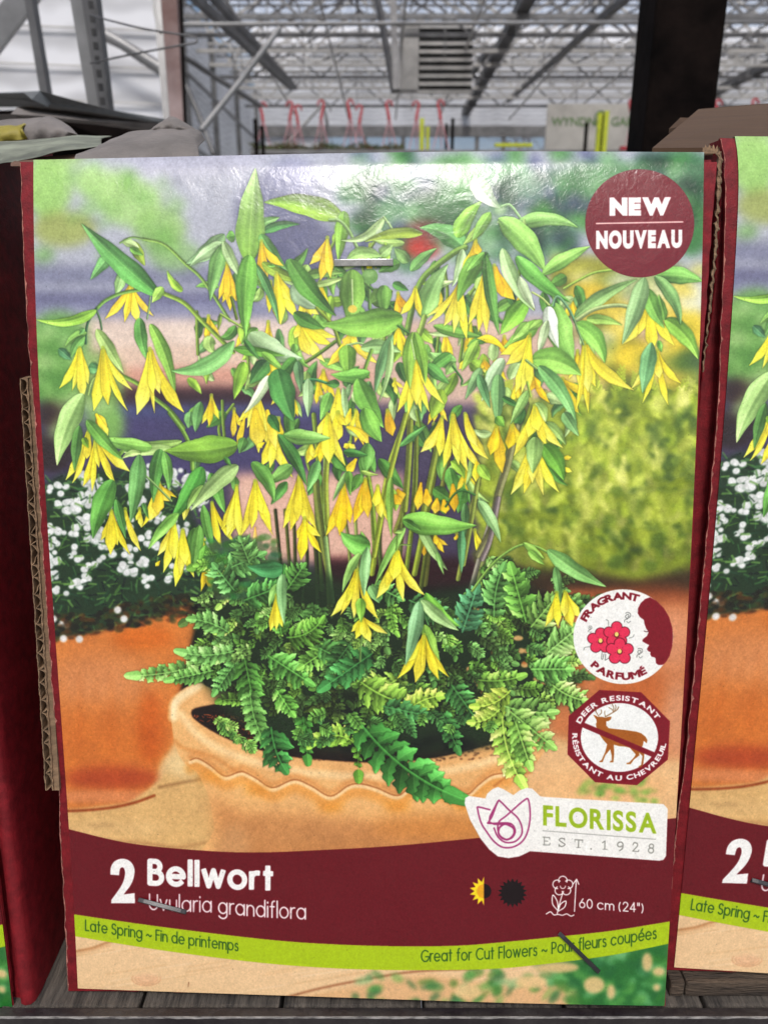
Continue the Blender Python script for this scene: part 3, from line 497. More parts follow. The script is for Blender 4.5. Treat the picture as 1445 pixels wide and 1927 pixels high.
leaf(1100, 640, 1125, 920, 120, 0, (80, 130, 62)); flower(1200, 505, [(1245, 740, 50), (1258, 755, 30), (1335, 738, 34)]); flower(1145, 700, [(1128, 720, 20), (1150, 752, 26), (1168, 715, 20)]); flower(1340, 420, [(1252, 650, 60), (1300, 690, 60), (1362, 705, 50), (1330, 650, 60)]); flower(1450, 390, [(1395, 640, 50), (1370, 680, 44)])
leaf(1190, 330, 1275, 560, 76, 0, (84, 136, 66)); leaf(1330, 350, 1330, 440, 50, 0, (90, 140, 70)); flower(985, 610, [(892, 800, 56), (925, 895, 56), (985, 820, 70)]); flower(1035, 660, [(992, 975, 64), (1098, 922, 52), (1020, 905, 50), (1050, 850, 70)]); flower(1180, 770, [(1138, 1003, 44), (1192, 1000, 60), (1160, 960, 40)], (226, 186, 40)); petal(905, 830, 880, 860, 24); leaf(1060, 490, 1040, 600, 44, 0, (190, 190, 80))
leaf(1130, 630, 1090, 900, 76, 0, (92, 144, 70)); leaf(1165, 740, 1130, 900, 60, 0, (86, 140, 60)); leaf(1145, 295, 960, 610, 108, 14, (72, 136, 62)); leaf(1010, 560, 838, 765, 66, -12, (112, 164, 80)); leaf(1150, 400, 1060, 540, 50, -10, (120, 160, 84)); leaf(1150, 510, 1210, 775, 60, -6, (84, 136, 66)); leaf(1348, 288, 1080, 545, 100, -14, (146, 182, 116)); leaf(1348, 170, 930, 205, 160, 14, (120, 170, 66)); leaf(1270, 240, 1310, 290, 30, 0, (60, 110, 50))
# ---- centre and lower middle
tile(440, 780, 3.01)
for a in [(480, 330, 420, 460), (740, 200, 800, 330), (1130, 420, 1240, 490), (1220, 300, 1250, 460), (1300, 420, 1270, 560), (820, 250, 960, 420), (560, 230, 660, 330), (1000, 60, 1100, 200)]:
    leaf(*a, 80, 0, (70, 120, 56))
stem([(545, 940), (505, 720), (475, 500), (465, 380)], 38, (112, 122, 62)); stem([(530, 250), (522, 400), (530, 620)], 28, (146, 160, 70)); stem([(520, 700), (540, 900), (560, 1060)], 26, (140, 168, 104)); stem([(760, 345), (785, 500), (800, 700)], 26, (126, 150, 60)); stem([(975, 0), (910, 240), (865, 430), (825, 640), (795, 800)], 28, (150, 164, 66)); stem([(1003, 40), (990, 300), (970, 540)], 30, (128, 140, 62)); stem([(1150, 190), (1110, 380), (1065, 600)], 34, (136, 150, 66)); stem([(1035, 100), (1030, 400), (1010, 560)], 24, (110, 122, 52)); stem([(1395, 300), (1370, 450), (1340, 640), (1300, 850)], 26, (130, 142, 72))
leaf(940, 180, 1090, 60, 40, 0, (90, 150, 80)); flower(370, 350, [(280, 642, 62), (320, 655, 56), (468, 650, 52), (420, 622, 60), (360, 600, 60)]); flower(400, 590, [(380, 825, 70), (495, 782, 46), (490, 690, 50), (360, 700, 60)], (244, 204, 46)); flower(622, 395, [(522, 685, 62), (600, 685, 70), (660, 612, 66), (580, 640, 60)], (244, 188, 30)); flower(745, 370, [(680, 612, 66), (760, 582, 66), (720, 560, 60)], (242, 186, 34)); flower(815, 410, [(835, 585, 56), (872, 602, 30), (800, 520, 60)])
for b in [(1060, 390, 1040, 540), (1150, 480, 1140, 560), (1240, 400, 1250, 550), (1190, 490, 1200, 560), (930, 430, 960, 480), (915, 460, 945, 510), (1090, 430, 1100, 520)]: petal(*b, 54, 0, (240, 194, 46), .6)
flower(1140, 680, [(1190, 782, 36), (1212, 740, 30), (1150, 740, 40)], (226, 180, 40), .6); flower(1080, 740, [(1076, 800, 30)], (210, 160, 40), .6); flower(1262, 680, [(1250, 712, 26), (1280, 700, 22)], (230, 180, 50)); flower(1365, 660, [(1398, 798, 30), (1412, 752, 26)])
flower(655, 165, [(620, 185, 40), (690, 190, 40)]); petal(690, 255, 640, 332, 50); flower(130, 90, [(160, 190, 40)]); flower(230, 90, [(155, 290, 74), (205, 302, 54), (268, 295, 56), (332, 355, 50), (240, 200, 70)]); petal(60, 20, 20, 178, 36); petal(120, -20, 140, 190, 90); petal(190, -20, 238, 190, 60); petal(170, 160, 130, 185, 30)
flower(440, 160, [(415, 275, 44), (405, 235, 24), (450, 240, 40)]); flower(590, -10, [(570, 165, 90), (640, 60, 50)]); flower(530, 0, [(470, 120, 60), (540, 275, 92), (632, 290, 54), (580, 200, 60)]); petal(660, -30, 640, 60, 40); flower(690, -20, [(765, 168, 70), (650, 90, 30), (810, 140, 60)]); petal(645, 70, 760, 170, 54, 20); flower(870, -20, [(900, 120, 70)], (236, 180, 40))
leaf(740, -40, 838, 155, 110, -12, (98, 152, 66)); leaf(760, 160, 745, 330, 92, 0, (96, 150, 76)); leaf(720, 320, 820, 340, 26, -6, (130, 160, 80)); leaf(480, 260, 415, 440, 66, 0, (100, 156, 90)); leaf(250, 110, 412, 405, 74, 16, (60, 112, 56)); leaf(330, 290, 190, 390, 84, 0, (110, 160, 84)); leaf(300, 380, 210, 510, 60, 0, (76, 130, 66)); leaf(285, 115, 548, 132, 92, -6, (112, 162, 84)); leaf(620, 210, 760, 230, 50, 0, (60, 112, 56)); leaf(640, 320, 560, 490, 36, 0, (110, 150, 90)); leaf(650, 320, 660, 460, 50, 0, (90, 140, 64)); leaf(720, 340, 665, 440, 60, 0, (84, 134, 60))
flower(120, 380, [(60, 662, 56), (100, 645, 56), (212, 655, 64), (222, 682, 24), (35, 695, 44), (160, 560, 60)]); flower(15, 410, [(-40, 690, 60), (35, 700, 50)]); leaf(100, 270, 228, 495, 86, 26, (92, 144, 70)); petal(120, 640, 120, 750, 26, 0, (236, 190, 130)); leaf(200, 0, 260, 100, 60, 0, (50, 100, 50)); leaf(60, 130, 30, 220, 60, 0, (80, 130, 66))
leaf(890, 355, 895, 705, 46, -10, (110, 154, 66)); leaf(1390, 470, 1450, 650, 56, 8, (120, 160, 110)); stem([(1200, 520), (1250, 450), (1300, 430), (1365, 455)], 12, (70, 112, 60)); leaf(1310, 500, 1310, 700, 50, 0, (84, 130, 80)); leaf(1290, 640, 1290, 900, 50, 0, (70, 120, 84))
flower(1180, 20, [(1058, 212, 66), (1165, 235, 60)], (250, 214, 70)); flower(1240, 0, [(1188, 300, 52), (1275, 285, 54), (1325, 322, 56), (1420, 315, 50), (1340, 255, 64), (1270, 200, 60)]); flower(1310, 0, [(1440, 250, 66), (1380, 180, 60)]); petal(1375, 270, 1370, 380, 44)
# lowest flowers, in front of the ferns: drawn later by front_flowers()
def front_flowers():
    tile(440, 780, 3.01)
    stem([(735, 1160), (720, 1300), (715, 1400)], 10, (110, 140, 80)); flower(725, 1150, [(665, 1232, 44), (690, 1272, 44), (775, 1290, 62), (870, 1242, 44), (740, 1262, 50)]); leaf(770, 970, 825, 1070, 66, 0, (110, 160, 100))
    leaf(755, 760, 720, 660, 40, 0); leaf(775, 745, 605, 665, 120, 26, (92, 152, 72), half=.16); flower(700, 885, [(550, 1143, 62), (603, 1137, 36), (680, 1152, 56), (816, 1158, 56), (640, 1060, 60)]); leaf(758, 750, 738, 1030, 66, -8, (118, 166, 110)); leaf(715, 785, 615, 1010, 52, -14, (120, 164, 90)); leaf(718, 1040, 720, 1180, 60, 0, (110, 160, 64))
    stem([(1000, 740), (940, 740), (925, 780)], 8, (120, 150, 80)); flower(922, 765, [(808, 1042, 66), (960, 1058, 54), (1083, 1025, 58, -14), (905, 935, 84), (860, 980, 60)]); leaf(970, 640, 793, 980, 50, -10, (112, 160, 80)); stem([(930, 680), (922, 765)], 12, (120, 155, 80)); leaf(1040, 600, 1212, 885, 60, -14, (138, 176, 112)); leaf(1150, 780, 1190, 910, 30, 0, (100, 146, 80)); leaf(955, 592, 1375, 628, 132, -18, (108, 164, 74)); leaf(960, 600, 1060, 660, 50, 0, (76, 130, 56)); leaf(960, 660, 910, 670, 26, 0, (120, 160, 80))
    leaf(250, 960, 200, 1090, 50, -6, (110, 156, 84)); flower(242, 1030, [(205, 1228, 52), (240, 1224, 40), (275, 1205, 46)]); leaf(278, 885, 288, 1195, 62, -12, (120, 168, 112)); leaf(290, 865, 75, 858, 96, 20, (66, 134, 84)); stem([(285, 850), (280, 900)], 14, (80, 140, 70))
    leaf(1085, 1010, 1282, 1200, 80, -30, (92, 148, 60)); leaf(1060, 1050, 1275, 1225, 74, -12, (146, 186, 122)); leaf(1080, 1190, 1168, 1410, 78, -10, (116, 162, 70)); flower(1078, 1255, [(928, 1495, 52), (1028, 1518, 76), (1160, 1502, 60), (1218, 1488, 44), (1070, 1462, 30), (985, 1400, 60)]); leaf(1050, 1060, 970, 1425, 86, 10, (124, 176, 126))
    tile(900, 780, 2.651)
    stem([(-30, 880), (60, 760), (140, 690), (220, 650), (290, 660), (350, 690)], 13, (130, 166, 84)); leaf(345, 675, 640, 860, 84, -14, (112, 166, 96), half=.14); leaf(385, 760, 412, 940, 46, 0, (100, 150, 90)); leaf(225, 640, 330, 720, 40, 0, (130, 176, 84)); leaf(250, 680, 330, 750, 40, 0, (120, 170, 80))
    flower(392, 895, [(335, 1058, 42), (398, 1058, 46)]); flower(432, 890, [(470, 1060, 60), (510, 1010, 60), (430, 1010, 50)])
# ---- right of centre
tile(900, 780, 2.651)
stem([(190, 60), (150, 240), (100, 400), (70, 560), (0, 700)], 34, (132, 132, 92), .6); stem([(100, 420), (60, 620), (20, 720)], 26, (134, 124, 120), .6); leaf(0, 430, 112, 640, 60, 12, (124, 166, 110)); 
flower(90, 60, [(120, 290, 66), (130, 220, 60), (60, 200, 70)], (240, 190, 40), .4); flower(170, 60, [(190, 140, 90), (150, 170, 60)], (236, 196, 40), .8); flower(280, -40, [(178, 205, 56), (250, 112, 66), (422, 165, 52), (340, 152, 50), (300, 80, 70)]); flower(275, 130, [(163, 398, 62), (228, 392, 52), (325, 402, 46), (403, 388, 52), (270, 340, 60)]); petal(415, 220, 465, 212, 24); petal(415, 265, 468, 285, 24)
leaf(325, 150, 428, 330, 96, 14, (96, 152, 60)); leaf(285, 110, 272, 295, 88, 0, (128, 166, 96)); leaf(425, -10, 502, 108, 62, 0, (110, 160, 100)); leaf(90, 10, 130, 60, 50, 0, (100, 150, 60)); leaf(0, 250, 60, 330, 60, 0, (120, 160, 60))
# ---- ferns in the bowl
tile(0, 0, 1)
poly([(370, 1180), (420, 1040), (560, 1060), (640, 1090), (760, 1120), (880, 1100), (960, 1060), (1060, 1180), (1090, 1300), (1000, 1360), (960, 1400), (800, 1420), (560, 1410), (430, 1350), (360, 1260)], (40, 62, 38), .88, 10)
for k in range(70):
    x = rng.uniform(880, 1100); ell(x, rng.uniform(1130, 1360), rng.uniform(4, 10), rng.uniform(3, 7), [(214, 160, 104), (226, 178, 120), (180, 110, 60)][k % 3], .8, 1.2)
FERN = [(74, 120, 56), (96, 146, 64), (60, 100, 54), (122, 166, 80), (88, 136, 78), (112, 158, 88), (66, 112, 62)]
for lay in range(3):
    for k in range([110, 130, 100][lay]):
        x = rng.uniform(390, 1070); top = 1015+abs(x-640)*.10+(70 if 500 < x < 900 else 0); y = rng.uniform(top, 1330)
        if 560 < x < 840 and y < 1130: continue
        a = math.atan2(.55, (x-720)/330.0)+rng.uniform(-.8, .8); l = rng.uniform(26, 40+34*rng.rand())
        dark = [.6, .85, 1.05][lay]*(.8 if y > 1260 else 1)
        c = FERN[rng.randint(7)]; frond(x, y, x+l*math.cos(a), y+l*math.sin(a)*.8, rng.uniform(16, 32), rng.uniform(-12, 12), tuple(v*dark for v in c), n=rng.randint(6, 10), soft=.6 if lay == 0 else 0)
for k in range(150):
    x = rng.uniform(395, 520); y = rng.uniform(1010, 1130); ell(x, y, rng.uniform(6, 14), rng.uniform(4, 8), tuple(v*rng.uniform(.7, 1.1) for v in (76, 124, 72)), .6, 1.5)
for k in range(26):
    x = rng.uniform(600, 900); ell(x, rng.uniform(1300, 1410), rng.uniform(10, 26), rng.uniform(7, 16), (16, 24, 22), .5, 5)
for f in [(380, 1250, 238, 1272, 34, 6, (120, 178, 96), 12), (400, 1262, 310, 1282, 36, 0, (104, 164, 86), 10), (430, 1190, 352, 1165, 40, -6, (96, 150, 84), 9), (430, 1205, 405, 1250, 34, 0, (140, 196, 110), 8), (440, 1225, 330, 1225, 36, 8, (110, 170, 96), 10), (440, 1250, 400, 1310, 36, 0, (90, 150, 84), 9),
    (540, 1200, 610, 1160, 54, -12, (100, 160, 70), 12), (530, 1195, 520, 1140, 40, 0, (80, 140, 64), 9), (505, 1235, 590, 1290, 56, 0, (88, 154, 76), 11), (620, 1220, 560, 1260, 46, 0, (110, 170, 80), 9), (460, 1240, 480, 1340, 54, 0, (78, 138, 66), 11), (470, 1300, 505, 1410, 44, -8, (106, 166, 90), 11),
    (520, 1300, 555, 1350, 40, 0, (96, 160, 74), 8), (510, 1370, 540, 1456, 62, -6, (54, 118, 64), 8), (570, 1350, 580, 1440, 34, 0, (64, 128, 60), 8), (600, 1220, 660, 1250, 50, 0, (72, 128, 70), 9), (660, 1210, 615, 1270, 44, 0, (60, 116, 66), 9), (700, 1230, 600, 1300, 50, 0, (60, 128, 74), 9),
    (670, 1400, 580, 1408, 42, -20, (136, 192, 78), 11), (745, 1280, 680, 1290, 60, 8, (134, 178, 80), 9), (680, 1285, 790, 1330, 66, -8, (126, 176, 76), 11), (765, 1340, 838, 1310, 44, 8, (140, 188, 76), 8), (720, 1330, 815, 1350, 40, 0, (60, 116, 70), 9), (672, 1372, 675, 1472, 20, 0, (92, 148, 60), 8),
    (850, 1290, 900, 1360, 56, 0, (60, 116, 66), 9), (830, 1340, 865, 1420, 44, 0, (48, 100, 56), 9), (900, 1280, 990, 1270, 40, -6, (120, 176, 80), 9), (870, 1190, 900, 1100, 60, 0, (70, 130, 96), 9), (930, 1160, 950, 1060, 56, 6, (90, 148, 84), 10), (990, 1170, 960, 1060, 60, 0, (100, 160, 76), 9), (1000, 1180, 1050, 1120, 60, 0, (128, 180, 96), 8),
    (1030, 1230, 1090, 1180, 60, 0, (118, 172, 96), 9), (1000, 1260, 1080, 1260, 60, 0, (96, 156, 80), 10), (1040, 1290, 1110, 1320, 50, -6, (120, 176, 90), 10), (960, 1300, 885, 1330, 52, 10, (160, 204, 84), 9), (940, 1335, 880, 1360, 44, 8, (150, 196, 84), 8), (950, 1330, 1050, 1340, 60, -6, (124, 178, 96), 10), (960, 1340, 1045, 1410, 66, 0, (128, 182, 96), 10), (945, 1350, 988, 1484, 62, -10, (142, 190, 84), 10), (970, 1360, 1000, 1450, 50, 0, (120, 174, 84), 9),
    (430, 1070, 500, 1040, 54, 0, (86, 140, 82), 9), (440, 1110, 400, 1060, 50, 0, (76, 128, 76), 8), (460, 1130, 540, 1100, 54, 0, (66, 122, 66), 9), (540, 1110, 575, 1060, 54, 0, (80, 138, 70), 9), (470, 1060, 450, 1010, 50, 0, (84, 132, 76), 8), (700, 1100, 760, 1130, 50, 0, (84, 140, 78), 9), (770, 1130, 840, 1160, 56, 0, (72, 130, 80), 10)]:
    x0, y0, x1, y1, w, b, c, n = f; frond(x0, y0, x1, y1, w, b, c, n=n)
for k in range(16):
    x = 372+k*6.5; y = 1338+k*4.4+rng.uniform(-12, 6); frond(x, y, x+rng.uniform(4, 34), y+rng.uniform(6, 26), rng.uniform(18, 28), 0, [(96, 150, 72), (70, 120, 60), (120, 168, 84)][k % 3], n=7) if k > 4 else None
for k in range(26):
    x = rng.uniform(520, 930); y = rng.uniform(1340, 1395); frond(x, y, x+rng.uniform(-34, 34), y+rng.uniform(8, 34), rng.uniform(18, 30), 0, [(60, 108, 58), (84, 136, 66), (50, 96, 56)][k % 3], n=7)
frond(680, 1365, 878, 1508, 88, -18, (58, 124, 62), n=12, jit=.06)
front_flowers()
tile(0, 0, 1)
for x, y in [(1150, 1492), (1110, 1485), (1215, 1500), (1190, 1480)]:
    for k in range(16): ell(x+rng.uniform(-22, 22), y+rng.uniform(-16, 12), rng.uniform(4, 11), rng.uniform(3, 6), (132, 174, 84) if k % 3 else (96, 144, 66), .5, 3)
mot = 1+.05*(noise(PH, PW, 4)-.5)+.05*(noise(PH, PW, 9)-.5)+.05*(noise(PH, PW, 26)-.5)
IMG *= mot[..., None]; IMG *= (1+.05*(noise(PH, PW, 60)-.5))[..., None]
# ---- floor boards at the very bottom
poly([(100, 1740), (1300, 1740), (1300, 1925), (100, 1925)], (222, 184, 142))
for k in range(90):
    x = rng.uniform(130, 1200); y = rng.uniform(1780, 1910); l = rng.uniform(40, 160); line([(x, y), (x+l, y-l*.16)], rng.uniform(1.5, 3.5), (200, 158, 116) if k % 2 else (236, 202, 164), op=.35, soft=2)
line([(140, 1792), (175, 1785), (205, 1774), (240, 1768)], 5, (170, 124, 84), 5, .8, 3); line([(140, 1798), (205, 1780)], 6, (196, 150, 108), 0, .5, 4)
line([(500, 1889), (540, 1878), (600, 1862), (680, 1846), (780, 1830), (900, 1824)], 5, (150, 106, 76), 6, .8, 3); poly([(520, 1890), (600, 1870), (700, 1848), (800, 1834), (900, 1850), (1200, 1860), (1200, 1925), (500, 1925)], (206, 160, 116), .7, 5)
for k in range(3): tt = [(275+(27-k*6)*math.cos(a), 1843+(13-k*3)*math.sin(a)) for a in np.linspace(-.2, 3.5, 12)]; line(tt, 2, (196, 138, 106), 3, .6, 1)
ell(275, 1843, 24, 9, (218, 170, 134), .7, 3); line([(355, 1850), (354, 1858)], 2, (160, 120, 90)); 
poly([(1000, 1812), (1110, 1800), (1170, 1790), (1265, 1760), (1260, 1925), (1090, 1925), (1080, 1860), (1040, 1840)], (48, 110, 56), 1, 7)
for k in range(150):
    x = 660+590*rng.rand()**.7; y = rng.uniform(1826, 1900) if x < 1080 else rng.uniform(1795, 1900)
    if x < 1080 and 730 < x < 1060 and rng.rand() < .35: continue
    ell(x, y, rng.uniform(6, 20), rng.uniform(4, 10), [(70, 130, 70), (104, 160, 84), (40, 100, 60), (120, 176, 120), (60, 120, 50)][k % 5], .62, 3.5, rng.uniform(-1, 1))
for x, y, rx, ry in [(1218, 1812, 10, 18), (1240, 1830, 12, 8), (1150, 1868, 8, 14), (1236, 1860, 7, 7), (1050, 1822, 40, 10), (1000, 1850, 30, 12), (1118, 1855, 20, 16), (880, 1868, 26, 14)]: ell(x, y, rx, ry, (222, 184, 134), .85, 3)
# ---- burgundy band, green stripe
tile(0, 0, 1)
top = open_curve([(100, 1553), (131, 1562), (250, 1589), (400, 1603), (500, 1605), (600, 1601), (740, 1593), (890, 1579), (1000, 1568), (1268, 1541), (1310, 1536)], 8)
s_top = open_curve([(100, 1714), (140, 1722), (300, 1745), (480, 1767), (600, 1777), (740, 1782), (860, 1781), (950, 1774), (1050, 1764), (1150, 1753), (1250, 1737), (1310, 1727)], 8)
s_bot = open_curve([(100, 1754), (141, 1763), (300, 1789), (480, 1812), (620, 1823), (760, 1827), (920, 1825), (1030, 1815), (1150, 1799), (1250, 1779), (1310, 1765)], 8)
poly([tuple(p) for p in top]+[tuple(p) for p in s_top[::-1]], (106, 15, 31)); poly([tuple(p) for p in s_top]+[tuple(p) for p in s_bot[::-1]], (162, 186, 22))
WHITE = (240, 238, 228)
# name lines
tile(0, 1560, 3.01)
poly([tuple(q) for q in open_curve([(624, 262), (627, 220), (648, 186), (692, 171), (736, 186), (760, 226), (758, 272), (740, 320), (700, 374)], 6)]+[(762, 366), (764, 424), (628, 424)]+[tuple(q) for q in open_curve([(630, 404), (668, 352), (696, 304), (707, 256), (702, 228), (690, 221), (678, 232), (674, 266)], 6)], WHITE)
pen('Bellwort', [(848, 310), (1200, 327), (1540, 345)], 88, 31, WHITE, gap=.46)
pen('Uvularia', [(846, 458), (960, 466), (1196, 474)], 60, 9, (226, 206, 204), gap=.34); pen('grandiflora', [(1238, 480), (1480, 500), (1730, 514)], 60, 9, (232, 214, 210), gap=.32)
pen('Late Spring ~ Fin de printemps', [(484, 578), (800, 622), (1080, 662), (1348, 694)], 41, 7.5, (56, 96, 30), gap=.36, space=.6)
tile(0, 0, 1)
pen('Great for Cut Flowers ~ Pour fleurs coupées', [(793, 1811), (900, 1807), (1010, 1799), (1120, 1785), (1235, 1767)], 14.5, 2.5, (56, 96, 30), gap=.36, space=.62)
tile(860, 1560, 2.47)
pen('60 cm (24")', [(570, 368), (720, 380), (866, 390)], 29, 5.5, WHITE, gap=.36, space=.5)
def rays(cx, cy, r1, r0, n, c, a0=0, half=None):
    P = []
    for k in range(2*n):
        a = a0+math.pi*k/n; r = r1 if k % 2 == 0 else r0; x = cx+r*math.sin(a)
        if half == 'left': x = min(x, cx)
        P.append((x, cy-r*math.cos(a)))
    poly(P, c)
rays(125, 292, 68, 44, 14, (240, 208, 40), half='left'); poly([(125+p*.5*0-33*math.sin(a), 292-33*math.cos(a)) for p, a in [(0, x) for x in np.linspace(0, math.pi, 14)]], (226, 160, 40)); poly([(125+34*math.sin(a), 292-34*math.cos(a)) for a in np.linspace(0, math.pi, 14)], (26, 4, 8))
rays(258, 300, 68, 50, 18, (24, 4, 8))
for k in range(5):
    a = math.radians(-90+72*k); px, py = 492+28*math.cos(a), 268+26*math.sin(a)
    line(arc(px, py, 20, math.degrees(a)-115, math.degrees(a)+115, 10), 5, WHITE)
line(arc(492, 268, 12, 0, 180, 6), 4, WHITE)
line([(490, 306), (478, 345), (466, 395)], 5, WHITE, 6); line([(466, 380), (444, 350), (446, 310), (466, 340), (470, 380)], 5, WHITE, 6); line([(472, 385), (500, 366), (506, 338), (482, 352), (472, 380)], 5, WHITE, 6)
line([(415, 398), (435, 388), (450, 402), (470, 400), (490, 404), (510, 398), (530, 408), (543, 403)], 5, WHITE, 6); line([(546, 386), (554, 245)], 5, WHITE); line([(540, 258), (556, 236), (566, 260)], 5, WHITE)
# round badge
tile(900, 240, 2.651)
poly([(806+272*math.cos(a), 475+270*math.sin(a)) for a in np.linspace(0, 2*math.pi, 80)[:-1]], (118, 24, 38))
heavy_line('NEW', 655, 438, 962, 436, 92, WHITE, bold=.085, gap=.05)
line([(590, 476), (1021, 468)], 7, (240, 200, 190)); heavy_line('NOUVEAU', 588, 604, 1018, 598, 92, WHITE, bold=.075, gap=.045)
# fragrance badge
tile(1060, 1090, 6.02)
C = [(679+565*math.cos(a), 653+538*math.sin(a)) for a in np.linspace(0, 2*math.pi, 80)[:-1]]
poly(C, (240, 240, 228))
MAR = (126, 18, 40)
poly([(985, 206), (1060, 250), (1140, 330), (1200, 430), (1236, 550), (1243, 650), (1235, 760), (1205, 870), (1165, 940), (1130, 972), (1080, 974), (1052, 955), (1045, 895), (1030, 885), (1000, 880), (985, 850), (990, 828), (965, 818), (948, 796), (958, 775), (975, 748), (935, 728), (895, 704), (905, 680), (950, 645), (968, 600), (940, 560), (922, 510), (914, 462), (870, 430), (845, 390), (848, 330), (880, 270), (930, 225)], MAR)
line([(916, 588), (940, 597), (964, 594)], 8, (80, 30, 40), 4)
heavy_arc('FRAGRANT', 679, 653, 452, 420, -66, 21, 84, MAR, .045, 1.35, .07); heavy_arc('PARFUMÉ', 679, 653, 505, 492, 228, 147, 84, MAR, .045, 1.4, .07, inside=True)
def bloom(cx, cy, r, rot):
    for cc, g in (((84, 8, 34), 8), ((222, 58, 92), 0)):
        for k in range(5):
            a = math.radians(rot+72*k); ell(cx+r*math.cos(a), cy+r*math.sin(a)*.96, r*.62+g, r*.60+g, cc)
    ell(cx, cy, r*.5, r*.5, (222, 58, 92)); ell(cx, cy+4, 32, 32, (84, 8, 34)); ell(cx-1, cy-2, 23, 26, (246, 212, 120))
for p in ([(440, 830), (432, 905)], [(460, 850), (450, 900), (440, 912)], [(480, 850), (475, 920)], [(540, 880), (478, 920)]): line(p, 7, (90, 96, 92))
bloom(423, 700, 92, -90); bloom(606, 628, 92, -90); bloom(640, 820, 96, -90)
def curl(cx, cy, s):
    line([(cx+s*.1, cy+s*.02), (cx+s*.3, cy), (cx+s*.28, cy-s*.3), (cx, cy-s*.38), (cx-s*.32, cy-s*.05), (cx-s*.1, cy+s*.3), (cx+s*.3, cy+s*.2), (cx+s*.62, cy-s*.1), (cx+s*.5, cy-s*.6), (cx, cy-s*.75), (cx-s*.3, cy-s*.6)], s*.1, (60, 64, 62), 5)
    line([(cx+s*.1, cy+s*.4), (cx-s*.4, cy+s*.6), (cx-s*.5, cy+s*1.0)], s*.1, (60, 64, 62), 4); line([(cx-s*.1, cy+s*.85), (cx+s*.2, cy+s*1.15), (cx+s*.6, cy+s*.85)], s*.09, (80, 84, 82), 4)
curl(725, 425, 62); curl(862, 828, 58); curl(300, 560, 40)
line([(485, 460), (510, 475), (512, 525)], 6, (90, 94, 90), 4); line([(747, 670), (790, 655), (802, 630)], 6, (90, 94, 90), 4); line([(232, 806), (245, 775), (298, 768)], 6, (90, 94, 90), 4)
# deer badge
tile(1050, 1285, 6.283)
poly([(490, 88), (985, 115), (1325, 460), (1300, 912), (935, 1215), (440, 1180), (113, 850), (128, 395)], MAR)
poly([(728+458*math.cos(a), 650+408*math.sin(a)) for a in np.linspace(0, 2*math.pi, 80)[:-1]], (236, 238, 228))
DB = (158, 96, 32)
poly([(455, 440), (425, 395), (418, 380), (450, 392), (475, 408), (520, 405), (560, 415), (600, 405), (634, 405), (625, 435), (600, 455), (572, 458), (572, 510), (600, 540), (680, 550), (800, 562), (930, 582), (985, 600), (1035, 640), (1058, 680), (1050, 720), (1036, 705), (1015, 690), (1005, 740), (985, 780), (1022, 850), (1010, 960), (985, 1005), (950, 998), (985, 975), (1000, 870), (960, 830), (965, 862), (900, 910), (860, 965), (810, 966), (812, 952), (845, 945), (905, 880), (920, 850), (850, 772), (800, 758), (720, 752), (662, 735), (664, 850), (655, 945), (612, 945), (616, 932), (638, 922), (636, 860), (618, 790), (560, 860), (528, 942), (488, 942), (492, 930), (516, 918), (560, 820), (582, 730), (545, 690), (500, 630), (470, 560), (452, 520), (450, 485), (460, 470)], DB)
for p, w in (([(485, 405), (450, 345), (412, 305)], 9), ([(450, 345), (460, 290)], 7), ([(490, 385), (515, 355), (512, 325)], 9), ([(560, 405), (640, 360), (700, 320), (716, 290)], 11), ([(560, 400), (552, 360), (555, 335)], 8), ([(655, 345), (640, 318), (600, 295)], 8), ([(665, 340), (685, 300), (680, 265)], 8), ([(650, 340), (660, 300), (640, 252)], 8)):
    line(p, w, (130, 96, 60), 4)
poly([(300, 470), (285, 528), (1120, 884), (1152, 830)], MAR)
heavy_arc('DEER RESISTANT', 728, 650, 492, 436, -69, 62, 64, WHITE, .045, 1.5, .07, space=.55)
heavy_arc('RÉSISTANT AU CHEVREUIL', 728, 650, 560, 512, 276, 98, 62, WHITE, .045, 1.45, .07, inside=True, space=.6)
# logo label
tile(860, 1280, 2.47)
poly([(35, 575), (38, 550), (55, 540), (90, 545), (132, 552), (140, 530), (165, 508), (190, 498), (215, 508), (262, 536), (290, 515), (325, 502), (350, 506), (385, 540), (400, 544), (960, 578), (980, 600), (972, 820), (960, 838), (940, 842), (340, 798), (290, 822), (240, 830), (190, 822), (150, 790), (110, 740), (60, 650)], (238, 236, 224))
LG = (156, 62, 112)
line([(152, 604), (100, 592), (96, 604), (112, 665), (140, 710), (170, 750), (210, 778), (260, 778), (305, 750), (330, 700), (340, 630), (332, 560), (310, 562), (232, 630), (196, 660), (190, 700), (210, 738), (250, 738), (270, 710), (262, 680), (235, 666), (150, 668), (148, 660), (165, 630), (190, 566), (204, 568), (240, 604), (280, 640), (300, 680), (300, 720), (270, 752), (225, 756), (190, 730), (172, 690)], 7.5, LG, 8)
line([(190, 566), (150, 662), (250, 672)], 8, LG, 3); line([(222, 668), (196, 690), (196, 722), (232, 744), (262, 722), (262, 690), (222, 668)], 9, LG, 5)
heavy_line('FLORISSA', 400, 677, 928, 716, 94, (150, 176, 40), bold=.03, gap=.12); line([(398, 702), (923, 742)], 3, (130, 130, 124))
GR = (128, 128, 120)
def st(pts, w=5): line(pts, w, GR, 5)
E1 = lambda x, y: [[(x, y), (x, y-36)], [(x-6, y), (x+24, y+1), (x+26, y-8)], [(x-6, y-36), (x+24, y-34), (x+25, y-26)], [(x, y-18), (x+16, y-17)]]
for s_ in E1(406, 768): line(s_, 4, GR)
st([(500, 742), (486, 737), (475, 745), (488, 756), (502, 766), (488, 776), (474, 770)]); line([(500, 736), (500, 748)], 3, GR); line([(474, 764), (474, 776)], 3, GR)
